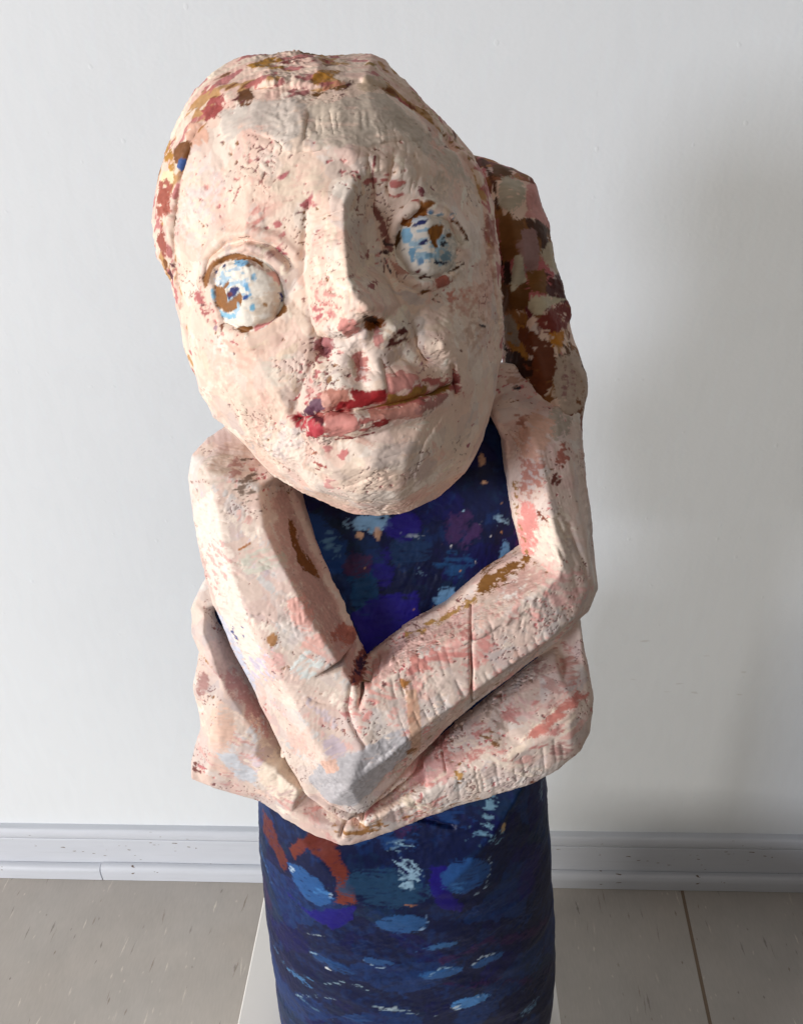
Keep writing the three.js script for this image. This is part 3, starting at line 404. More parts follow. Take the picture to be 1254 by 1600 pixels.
head
  // tints of the top coat
  .G([[345, 175], [400, 158], [450, 155], [475, 165], [470, 205], [455, 238], [430, 215], [385, 205], [350, 225]], '#c9beb4', { rag: 6, cov: 0.8, soft: 3.5, op: 0.85 }).G([[480, 165], [560, 150], [610, 165], [640, 200], [600, 225], [550, 232], [500, 232], [475, 215]], '#cdbfae', { rag: 6, cov: 0.75, soft: 3.5, op: 0.85 })
  .G([[560, 150], [600, 148], [640, 185], [700, 235], [740, 290], [700, 270], [650, 230], [600, 190]], '#c6b8a8', { rag: 6, cov: 0.7, soft: 3.5, op: 0.85 })
  .E(320, 300, 34, 42, 20, '#dccbc6', { rag: 10, cov: 0.6, soft: 3.5, op: 0.85 }).E(300, 350, 18, 50, 0, '#e6d2c8', { rag: 8, cov: 0.6, soft: 3.5, op: 0.85 }).E(400, 340, 60, 26, 15, '#dfb5a4', { rag: 9, cov: 0.4, soft: 3.5, op: 0.85 }).E(460, 290, 40, 30, 0, '#e7d3bd', { rag: 9, cov: 0.6, soft: 3.5, op: 0.85 })
  .E(370, 560, 52, 34, -10, '#e2b9a6', { rag: 12, cov: 0.5, soft: 3.5, op: 0.85 }).E(345, 590, 30, 40, 20, '#e0bfae', { rag: 10, cov: 0.5, soft: 3.5, op: 0.85 }).E(430, 575, 34, 26, 0, '#dcd2c2', { rag: 9, cov: 0.55, soft: 3.5, op: 0.85 }).E(440, 690, 44, 30, 40, '#d8c8c2', { rag: 9, cov: 0.6, soft: 3.5, op: 0.85 }).E(620, 705, 44, 18, 10, '#cfbeb4', { rag: 7, cov: 0.7, soft: 3.5, op: 0.85 }).E(560, 775, 50, 16, -3, '#d6c7ba', { rag: 7, cov: 0.65, soft: 3.5, op: 0.85 }).E(640, 760, 36, 18, 30, '#d9c9b8', { rag: 8, cov: 0.6, soft: 3.5, op: 0.85 })
  .E(730, 470, 44, 24, 10, '#cc9a86', { rag: 9, cov: 0.5, soft: 3.5, op: 0.85 }).E(740, 520, 26, 36, 0, '#c9a58f', { rag: 9, cov: 0.5, soft: 3.5, op: 0.85 }).E(765, 420, 14, 50, 0, '#c08f7f', { rag: 7, cov: 0.55, soft: 3.5, op: 0.85 }).E(766, 362, 13, 24, 0, '#9a5a50', { rag: 6, cov: 0.85, soft: 3.5, op: 0.85 }).E(690, 290, 30, 20, 30, '#c9b8a8', { rag: 8, cov: 0.6, soft: 3.5, op: 0.85 })
  // worn pinks of brow, forehead and nose
  .E(410, 335, 34, 14, 30, '#d08f84', { soft: 1.6, cov: 0.34 }).E(482, 318, 14, 15, 20, '#b5686a', { soft: 1.6, cov: 0.42 }).E(443, 276, 8, 6, 30, '#b46a6c', { soft: 1.6, cov: 0.6, rag: 3 }).E(365, 308, 6, 22, 10, '#8d6058', { soft: 1.6, cov: 0.32 }).E(400, 254, 11, 9, 20, '#b57672', { soft: 1.6, cov: 0.35 }).E(441, 384, 15, 11, 20, '#b8646a', { soft: 1.6, cov: 0.5 }).E(434, 352, 6, 15, 20, '#bd706e', { soft: 1.6, cov: 0.5 }).E(420, 400, 8, 14, 10, '#a58078', { soft: 1.6, cov: 0.5 }).E(313, 470, 12, 22, -20, '#b96a68', { soft: 1.6, cov: 0.42 }).E(322, 485, 8, 10, 0, '#a85a58', { soft: 1.6, cov: 0.5 })
  .E(512, 470, 22, 34, -10, '#d39a90', { soft: 1.6, cov: 0.34 }).E(499, 488, 8, 17, -15, '#b9686a', { soft: 1.6, cov: 0.55 }).E(520, 480, 12, 14, 0, '#bf6f6c', { soft: 1.6, cov: 0.4 }).E(545, 511, 15, 12, 0, '#cf8d84', { cov: 0.7, rag: 3 }).E(572, 486, 16, 6, 10, '#d9aea2', { soft: 1.6, cov: 0.5 })
  .E(506, 541, 17, 16, 0, '#a3696a', { cov: 0.8, rag: 4 }).E(511, 549, 9, 9, 30, '#6f3a40', { soft: 1.6, cov: 0.45, rag: 3 }).E(500, 566, 14, 7, 20, '#b56666', { soft: 1.6, cov: 0.4 })
  .E(584, 504, 16, 12, -10, '#8a4f1f', { rag: 2.5, k: 1.2 }).E(578, 498, 12, 5, -15, '#3c2414', { rag: 2.5 }).E(590, 527, 8, 13, 0, '#cf8f88', { rag: 3, cov: 0.8 }).E(618, 528, 22, 14, 25, '#5e2c26', { soft: 1.6, cov: 0.46, rag: 4 }).E(640, 545, 9, 5, 40, '#57282a', { soft: 1.6, cov: 0.5, rag: 3 }).E(662, 565, 22, 4, 40, '#9a6a70', { soft: 1.6, cov: 0.5, rag: 3 })
  .G([[547, 549], [562, 546], [576, 549], [578, 574], [574, 596], [553, 598], [549, 575]], '#b3746c', { rag: 3, cov: 0.72, dir: 0 }).E(548, 572, 4, 22, 0, '#cbbba8', { rag: 3, cov: 0.7 }).E(566, 586, 14, 12, 0, '#cdb5ae', { soft: 1.6, cov: 0.45, rag: 3 })
  // lips
  .G([[462, 650], [480, 628], [505, 614], [540, 605], [566, 608], [600, 600], [655, 592], [706, 586], [712, 606], [690, 626], [640, 646], [590, 668], [540, 682], [500, 680], [470, 668]], '#b0655e', { cov: 0.56, rag: 4 })
  .E(480, 622, 34, 9, 20, '#b5565a', { cov: 0.34 }).E(468, 652, 15, 18, 0, '#a8323a', { cov: 0.4 }).G([[505, 612], [530, 604], [548, 610], [545, 628], [520, 634], [508, 630]], '#bd8070', { cov: 0.75, rag: 4 }).G([[547, 610], [575, 612], [603, 608], [602, 623], [590, 628], [567, 633], [524, 637], [527, 628], [552, 623]], '#8f2024', { rag: 3, cov: 0.9 }).E(590, 618, 12, 9, 0, '#9a2024', { rag: 3 })
  .E(498, 632, 12, 9, 20, '#6d4b5c', { rag: 3, cov: 0.9 }).E(484, 640, 9, 6, 20, '#5f3a4c', { rag: 3 }).G([[470, 645], [485, 648], [505, 660], [508, 668], [495, 682], [482, 680], [478, 662]], '#b8404a', { cov: 0.7, rag: 4 }).G([[473, 643], [490, 647], [509, 656], [506, 663], [490, 656]], '#5c2028', { rag: 3 }).E(512, 628, 5, 13, 0, '#dfa898', { rag: 3, cov: 0.8 }).E(538, 641, 16, 4, -5, '#9c2a2c', { rag: 2.5 })
  .G([[509, 652], [540, 646], [567, 654], [560, 668], [535, 680], [515, 678]], '#d58f86', { cov: 0.82, rag: 4 }).G([[570, 640], [600, 640], [640, 634], [662, 636], [655, 650], [620, 655], [585, 657]], '#c58a7c', { cov: 0.8, rag: 4 }).G([[550, 643], [575, 640], [578, 652], [560, 657]], '#ece0d2', { rag: 3 }).G([[560, 660], [585, 654], [613, 654], [610, 666], [585, 672], [562, 676]], '#8a2826', { cov: 0.58, rag: 4 }).L([[524, 684], [550, 682], [583, 675]], 2, '#8a2026', { rag: 2, cov: 0.8 }).E(532, 672, 18, 8, 0, '#a86a60', { cov: 0.45, rag: 3 })
  .G([[603, 585], [630, 582], [652, 590], [640, 604], [620, 612], [604, 612]], '#cb8c82', { cov: 0.85, rag: 4 }).G([[583, 636], [603, 626], [606, 613], [634, 616], [644, 605], [667, 603], [652, 626], [629, 633]], '#8d642c', { rag: 2, k: 1.15 }).G([[659, 623], [675, 608], [703, 597], [701, 610], [677, 621]], '#86602b', { rag: 2, k: 1.2 }).E(672, 632, 26, 6, 12, '#a8766e', { cov: 0.7, rag: 3 }).E(710, 597, 7, 21, 0, '#a9605e', { cov: 0.72, rag: 3 }).L([[707, 578], [708, 600], [711, 614]], 1.2, '#4c2226', { rag: 1 }).L([[594, 560], [601, 585], [604, 608]], 1.2, '#6a4038', { rag: 1 })
  // chin
  .G([[527, 712], [534, 703], [544, 699], [545, 708], [538, 719], [531, 716]], '#c87c78', { rag: 2 }).E(511, 700, 8, 5, -10, '#cf8c86', { rag: 2, cov: 0.8 }).E(499, 727, 11, 12, 0, '#a5524a', { cov: 0.36 }).E(516, 755, 20, 14, 30, '#d8a09a', { cov: 0.45 }).E(494, 702, 12, 8, 20, '#a86a50', { cov: 0.35 }).E(730, 695, 5, 4, 0, '#8a5058', { rag: 2, k: 1.4 }).E(655, 665, 20, 14, -20, '#e8dac8', { cov: 0.4 })
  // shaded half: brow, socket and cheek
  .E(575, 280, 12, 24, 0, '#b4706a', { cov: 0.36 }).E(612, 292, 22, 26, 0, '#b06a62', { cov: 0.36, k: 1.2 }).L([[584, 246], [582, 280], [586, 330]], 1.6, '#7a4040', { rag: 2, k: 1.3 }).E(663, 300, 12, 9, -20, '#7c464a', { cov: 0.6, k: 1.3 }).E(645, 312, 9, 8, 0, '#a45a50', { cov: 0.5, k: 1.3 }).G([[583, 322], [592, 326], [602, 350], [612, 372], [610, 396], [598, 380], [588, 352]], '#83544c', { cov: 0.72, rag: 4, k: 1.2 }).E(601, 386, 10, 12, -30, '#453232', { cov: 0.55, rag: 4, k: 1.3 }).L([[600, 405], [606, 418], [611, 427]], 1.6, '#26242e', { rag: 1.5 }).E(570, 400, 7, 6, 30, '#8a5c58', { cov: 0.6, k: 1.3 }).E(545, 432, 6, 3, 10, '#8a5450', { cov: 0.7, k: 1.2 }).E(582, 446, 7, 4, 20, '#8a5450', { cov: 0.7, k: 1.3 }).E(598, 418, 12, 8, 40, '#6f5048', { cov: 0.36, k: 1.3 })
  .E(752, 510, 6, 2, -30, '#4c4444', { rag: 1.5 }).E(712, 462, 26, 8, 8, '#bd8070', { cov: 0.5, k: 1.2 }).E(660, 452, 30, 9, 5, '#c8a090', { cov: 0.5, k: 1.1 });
// the eyes
head.E(386, 459, 54, 53, 0, '#e7dfd2', { rag: 3 }).E(362, 460, 33, 36, 0, '#a9c2d2', { rag: 5, cov: 0.46 }).E(410, 470, 26, 34, 0, '#e0d0bd', { rag: 6, cov: 0.6 })
  .G([[319, 450], [317, 433], [324, 421], [333, 410], [343, 403], [354, 399], [366, 396], [379, 397], [396, 401], [411, 409], [411, 418], [402, 412], [392, 407], [380, 406], [367, 406], [355, 408], [343, 411], [335, 417], [330, 425], [328, 433], [327, 441], [321, 450]], '#8c5c30', { rag: 1.5, th: -0.5 })
  .G([[367, 407], [380, 406], [395, 411], [392, 417], [378, 419], [368, 414]], '#7fb0d0', { rag: 2 }).E(378, 412, 10, 3, -10, '#2b4a8a', { cov: 0.55, rag: 2 }).E(389, 415, 5, 2.5, 0, '#7c6450', { rag: 1.5 }).E(352, 416, 4, 3, 20, '#232c5c', { cov: 0.6, rag: 2 }).E(339, 424, 3, 4, 20, '#2a3468', { cov: 0.7, rag: 2 }).E(346, 440, 9, 8, 30, '#2c3a64', { cov: 0.42, rag: 3 })
  .G([[336, 445], [342, 447], [349, 449], [359, 437], [360, 443], [352, 452], [356, 463], [355, 472], [368, 463], [375, 457], [379, 463], [377, 477], [370, 470], [370, 482], [354, 490], [338, 479], [335, 469], [334, 456]], '#8f5e31', { rag: 1.5, th: -0.5 }).G([[357, 458], [360, 450], [368, 447], [374, 450], [370, 460], [362, 466], [358, 468]], '#1d2462', { rag: 2 }).E(360, 460, 3, 4, 0, '#6a2630', { rag: 1.5 })
  .E(387, 453, 4, 10, 10, '#6fa6cc', { rag: 2, cov: 0.85 }).E(397, 433, 4, 8, -15, '#8ab2cc', { rag: 2, cov: 0.7 }).G([[343, 484], [352, 489], [368, 490], [370, 496], [358, 499], [348, 493]], '#86b6ce', { rag: 2.5, cov: 0.9 }).E(395, 481, 3.5, 5.5, -25, '#78b0cc', { rag: 1.5 }).E(333, 461, 3, 9, 0, '#86b4ce', { rag: 1.5 }).E(384, 465, 4, 4, 0, '#3a5a9a', { cov: 0.6, rag: 1.5 }).E(365, 421, 16, 3, 0, '#a9bccb', { cov: 0.5, rag: 2 })
  .E(438, 456, 6, 14, -15, '#232a6a', { cov: 0.44, rag: 3 }).G([[445, 473], [450, 482], [448, 490], [434, 498], [430, 494], [440, 483]], '#8a5a2e', { rag: 1.5, th: -0.4 }).G([[396, 512], [400, 506], [420, 502], [434, 494], [433, 499], [420, 508], [398, 519]], '#cf8d88', { rag: 1.5 }).G([[370, 513], [378, 509], [394, 509], [396, 514], [384, 520], [375, 519]], '#84562c', { rag: 1.5, th: -0.4 }).G([[416, 426], [428, 424], [437, 436], [434, 446], [424, 434]], '#e2b0a4', { rag: 2 }).L([[390, 408], [405, 420], [418, 424]], 2.5, '#c0a79a', { rag: 2 }).E(414, 476, 2.5, 5, 20, '#a07850', { rag: 1.5 }).E(340, 513, 5, 4, 0, '#b09098', { cov: 0.5, rag: 2 }).E(350, 512, 3, 4, 0, '#7a4a34', { cov: 0.7, rag: 2 })
  .E(668, 387, 48, 50, 0, '#e6ddd0', { rag: 3 }).E(676, 382, 32, 34, 0, '#9fbccb', { rag: 5, cov: 0.46 }).E(697, 390, 18, 38, 0, '#c9c4bb', { rag: 6, cov: 0.6 })
  .G([[624, 350], [629, 339], [637, 342], [651, 331], [656, 317], [672, 315], [680, 318], [667, 325], [668, 336], [656, 341], [645, 345], [640, 355], [630, 354]], '#8a5524', { rag: 1.5, k: 1.25, th: -0.4 }).G([[629, 357], [640, 357], [645, 369], [640, 379], [631, 380], [628, 368]], '#86b2cc', { rag: 1.5, k: 1.1 }).G([[618, 362], [626, 360], [627, 374], [619, 391], [613, 380]], '#5a3c1e', { rag: 2, k: 1.2 })
  .G([[667, 360], [675, 353], [682, 350], [693, 353], [691, 366], [682, 376], [684, 386], [680, 388], [674, 380]], '#83521e', { rag: 1.5, k: 1.2, th: -0.4 }).E(700, 368, 5, 3, 15, '#6f4a24', { rag: 1.5 }).E(655, 349, 13, 3.5, 5, '#2a3060', { cov: 0.62, rag: 2 }).E(656, 343, 12, 4, 0, '#cfd6dc', { rag: 2 }).E(656, 349, 9, 2.5, 5, '#252c64', { rag: 2 })
  .G([[640, 388], [654, 387], [648, 397], [647, 411], [641, 406], [638, 396]], '#7aa6c2', { rag: 2 }).G([[662, 398], [668, 395], [676, 396], [674, 402], [665, 404]], '#80a8c0', { rag: 1.5 }).E(657, 409, 6, 4, 50, '#6f94b4', { rag: 1.5 }).E(671, 331, 5, 4, 0, '#6a8aa8', { rag: 2 }).E(686, 334, 5, 2, 10, '#8aa0ac', { rag: 1.5 }).E(705, 336, 8, 5, 30, '#7a94a4', { cov: 0.6, rag: 3 })
  .E(696, 386, 10, 14, 0, '#33363e', { cov: 0.46, rag: 3, dir: 90 }).E(696, 401, 10, 7, 0, '#7894a2', { rag: 3, cov: 0.8 }).E(684, 414, 17, 7, -5, '#2c3448', { cov: 0.42, rag: 3 }).E(660, 379, 9, 6, 0, '#2c2c58', { cov: 0.42, rag: 2.5 }).E(632, 391, 5, 3, 20, '#4a3436', { cov: 0.6, rag: 1.5 }).L([[700, 337], [711, 347], [720, 360], [727, 376]], 2, '#5a3418', { rag: 1.5, k: 1.3 })
  .G([[611, 408], [617, 409], [628, 422], [640, 430], [636, 433], [622, 428]], '#c29080', { rag: 2 }).E(689, 441, 15, 7, 5, '#ad6454', { rag: 3, cov: 0.85 }).E(652, 437, 18, 4, 8, '#4f2818', { cov: 0.52, rag: 3 }).E(662, 454, 6, 4, 15, '#744a26', { rag: 2 }).E(651, 425, 5, 3, 20, '#6a3638', { cov: 0.7, rag: 1.5 }).L([[700, 428], [712, 420], [723, 412]], 1.5, '#5a3c28', { rag: 1.5 });
// hair on the head
head.E(312, 620, 6, 14, -25, '#8a4a48', { cov: 0.55 }).E(283, 482, 6, 10, 0, '#c9a090', { cov: 0.6 }).E(415, 100, 22, 8, 5, '#a5762e', { cov: 0.7 }).E(430, 112, 22, 6, -5, '#b08440', { cov: 0.6 }).E(470, 98, 30, 6, -4, '#8d4e4a', { cov: 0.6 }).E(508, 121, 22, 9, 15, '#a9752c', { cov: 0.8 }).E(522, 135, 20, 4, 5, '#c98a70', { cov: 0.8 }).E(541, 139, 15, 8, 40, '#5a2c2c', { cov: 0.6 }).E(424, 135, 18, 6, 5, '#b0706c', { cov: 0.6 }).E(462, 147, 22, 5, 8, '#a8706e', { cov: 0.7 }).E(508, 144, 26, 4, 5, '#74502f', { cov: 0.8 }).E(384, 152, 11, 14, 10, '#6a452c', { cov: 0.7 }).E(372, 160, 10, 8, 0, '#6d3a36', { cov: 0.5 })
  .G([[318, 175], [330, 155], [352, 147], [353, 165], [340, 185], [322, 192]], '#a5524e', { rag: 4, cov: 0.85 }).E(310, 212, 20, 17, -40, '#dcae98', { rag: 4, cov: 0.8 }).E(312, 208, 14, 4, 40, '#a9743a', { cov: 0.5, rag: 2 }).G([[273, 232], [285, 222], [303, 226], [298, 245], [282, 262], [274, 255]], '#7c4d28', { rag: 4 }).G([[281, 250], [292, 247], [295, 255], [284, 268], [278, 262]], '#3d5c98', { rag: 2 }).E(264, 240, 8, 30, 12, '#b27f34', { rag: 4, cov: 0.8 }).E(262, 278, 12, 11, 0, '#e4d6ae', { rag: 4 }).G([[250, 285], [262, 282], [270, 300], [268, 330], [252, 348], [245, 330]], '#a85c4c', { rag: 5, cov: 0.8 }).E(256, 380, 11, 19, -10, '#9c5244', { rag: 5, cov: 0.8 }).E(268, 425, 9, 17, -25, '#5f3038', { rag: 4, cov: 0.5 })
  .L([[350, 105], [310, 145], [280, 190], [262, 215]], 5, '#ecdcc8', { rag: 3, cov: 0.8 }).E(590, 100, 24, 8, 25, '#a08048', { cov: 0.5 }).E(585, 130, 26, 12, 20, '#cbb49c', { cov: 0.7 }).L([[585, 140], [640, 165], [690, 205], [735, 250]], 5, '#8a6230', { rag: 4, cov: 0.55, k: 1.2 }).L([[640, 150], [690, 195], [738, 245]], 6, '#c5ac8c', { rag: 4, cov: 0.6 }).E(700, 222, 22, 6, 42, '#6f3f2c', { cov: 0.6 });
const skin = flesh(-0.1, 0.05, head);
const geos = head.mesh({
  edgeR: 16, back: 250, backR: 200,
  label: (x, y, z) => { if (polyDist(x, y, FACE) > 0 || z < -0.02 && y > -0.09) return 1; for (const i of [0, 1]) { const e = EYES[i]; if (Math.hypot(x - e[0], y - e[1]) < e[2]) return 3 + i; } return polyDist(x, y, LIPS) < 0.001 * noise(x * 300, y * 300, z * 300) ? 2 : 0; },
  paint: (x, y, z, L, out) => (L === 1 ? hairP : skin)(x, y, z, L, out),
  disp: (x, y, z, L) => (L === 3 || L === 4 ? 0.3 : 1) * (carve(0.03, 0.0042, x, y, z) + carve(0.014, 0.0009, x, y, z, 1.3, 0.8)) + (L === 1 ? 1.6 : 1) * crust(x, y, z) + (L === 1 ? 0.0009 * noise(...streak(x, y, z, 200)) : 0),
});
const headMesh = add('head', geos[0], paintMat);
add('hair', geos[1], paintMat, headMesh); add('lips', geos[2], paintMat, headMesh, 'red, pink and bare wood lips'); add('eye', geos[3], paintMat, headMesh, 'large bulging eye low on the face, with bare wood iris'); add('eye', geos[4], paintMat, headMesh, 'large bulging eye in the shaded half of the face');

// ---- body
const bodyO = atZ(620, 1000, 0.58), tilt = 20 * D2R, bodyN = V3(0, Math.sin(tilt), Math.cos(tilt));
const body = (mid, cell) => { const f = new Form(bodyO, bodyN, V3(0, 1, 0), 0.001, cell * FINE); f.mid = mid; f.pxSize = 0.00052; return f; };
const armDisp = (x, y, z) => carve(0.036, 0.003, x + 3, y, z) + carve(0.016, 0.001, x + 3, y, z) + 0.8 * crust(x + 3, y, z);

// folded arms on top: one arm down from the left shoulder, the other from the right shoulder to its elbow and back
const arms = body(55, 0.00095);
arms.outline([[400, 640], [365, 662], [342, 676], [318, 692], [298, 716], [291, 750], [297, 800], [310, 870], [330, 950], [365, 1020], [400, 1085], [440, 1160], [482, 1228], [515, 1248], [548, 1260], [570, 1255], [600, 1228], [640, 1188], [690, 1138], [735, 1098], [800, 1052], [870, 1002], [905, 968], [918, 958], [932, 925], [930, 860], [922, 790], [912, 700], [908, 650], [880, 622], [840, 602], [805, 573], [785, 572], [765, 590], [765, 630], [795, 690], [802, 760], [808, 800], [824, 870], [760, 908], [700, 955], [640, 985], [568, 1042], [552, 1010], [528, 950], [500, 900], [478, 850], [455, 790], [440, 760], [430, 700]], 40).grid(0.012, 0.0007);
arms.tin([
  [[322, 735, 58], [338, 790, 62], [352, 860, 64], [366, 908, 66], [393, 965, 69], [424, 1030, 72], [458, 1095, 75], [492, 1160, 78], [526, 1212, 80]],
  [[405, 762, 60], [413, 823, 67], [438, 878, 70], [463, 922, 72], [484, 967, 74], [530, 1033, 77], [554, 1070, 79]], [[490, 1060, 76], [510, 1110, 78], [528, 1165, 80]],
  [[447, 775, 22], [471, 830, 20], [493, 885, 20], [521, 940, 22], [546, 1005, 28], [557, 1032, 44]],
  [[300, 760, 32], [306, 830, 30], [320, 890, 30], [340, 950, 34], [372, 1015, 38], [408, 1075, 42], [448, 1145, 48], [490, 1215, 56]],
  [[312, 722, 34], [345, 696, 28], [400, 688, 24]], [350, 742, 60], [395, 738, 52],
  [[576, 1048, 36], [640, 994, 40], [700, 964, 40], [760, 917, 38], [820, 878, 36]],
  [[558, 1090, 84], [610, 1055, 84], [660, 1024, 82], [720, 997, 80], [790, 957, 78], [850, 917, 76], [880, 893, 74]],
  [[545, 1228, 80], [600, 1187, 82], [650, 1142, 82], [700, 1107, 80], [740, 1080, 78], [800, 1037, 76], [860, 994, 72], [900, 957, 64]],
  [[560, 1253, 58], [600, 1221, 54], [645, 1179, 50], [695, 1131, 48], [740, 1093, 48], [800, 1047, 46], [868, 997, 42], [905, 963, 38]],
  [[555, 1085, 80], [562, 1130, 85], [566, 1170, 86], [550, 1215, 84]],
  [[800, 690, 30], [806, 760, 32], [812, 800, 34], [828, 868, 36]], [[812, 640, 44], [838, 700, 56], [852, 760, 62], [862, 820, 68], [876, 885, 74]], [[866, 655, 42], [888, 720, 46], [902, 790, 50], [915, 850, 54], [922, 905, 58]], [[903, 665, 20], [908, 710, 22], [918, 790, 24], [925, 860, 28], [928, 915, 36]], [795, 610, 26], [840, 625, 32], [880, 640, 24],
], 12, 0.8, 0.9);
arms.step([[560, 1180], [600, 1160], [640, 1135]], 14, -2).step([[700, 1000], [760, 972], [840, 930]], 12, 2).step([[870, 780], [880, 840], [915, 900]], 10, -2).step([[350, 960], [420, 950], [490, 990]], 12, 1.6).step([[440, 1090], [480, 1075], [540, 1090]], 12, -1.6).step([[330, 800], [380, 790], [440, 800]], 10, 1.6);
marks(arms, 24, (t) => [612 + 290 * t, 1120 - 165 * t - 20 * rnd()], 14, 34, 1, -0.8);
marks(arms, 22, (t) => [560 + 300 * t, 1068 - 165 * t], 8, 30, 1, -0.7);
marks(arms, 20, (t) => [330 + 90 * t, 790 + 260 * t], 22, 8, 1, -0.8);
marks(arms, 16, (t) => [395 + 110 * t, 800 + 240 * t], -18, -8, 1, -0.7);
arms.ridge([[737, 952], [733, 990], [735, 1030], [734, 1060], [736, 1096]], 1.0, -9).ridge([[553, 1052], [549, 1085], [556, 1110], [575, 1140]], 2, -3);
marks(arms, 9, (t) => [838 + 62 * t, 800 + 24 * t], 32, 82, 1.5, -2);
for (let i = 0; i < 150; i++) { const L = i % 2, t = rnd(), w = rnd() - 0.5, p = L ? [mix(575, 890, t) + w * 60, mix(1160, 930, t) + w * 110] : [mix(350, 520, t) + w * 110, mix(760, 1180, t) - w * 50]; arms.E(p[0], p[1], 4 + 5 * rnd(), 12 + 20 * rnd(), (L ? -28 : 60) + 30 * (rnd() - 0.5), (L ? ['#eedccb', '#dfa9a0', '#e8c4b6', '#d99a92', '#ecd6c6', '#e2b4aa'] : ['#eedfd0', '#d6c6b8', '#dcb4aa', '#cfcac6', '#e6cbbd', '#d3c3c6'])[Math.floor(6 * rnd())], { rag: 4, cov: 0.5 + 0.14 * rnd(), soft: 1.8, th: 0.25 }); }
arms.W([385, 750, 40, 0.6], [640, 1050, 50, 0.5], [560, 1090, 40, 0.4], [850, 810, 30, 0.6], [865, 750, 30, 0.5], [400, 1000, 40, 0.3], [620, 1165, 50, -0.6], [340, 830, 40, -0.1]);
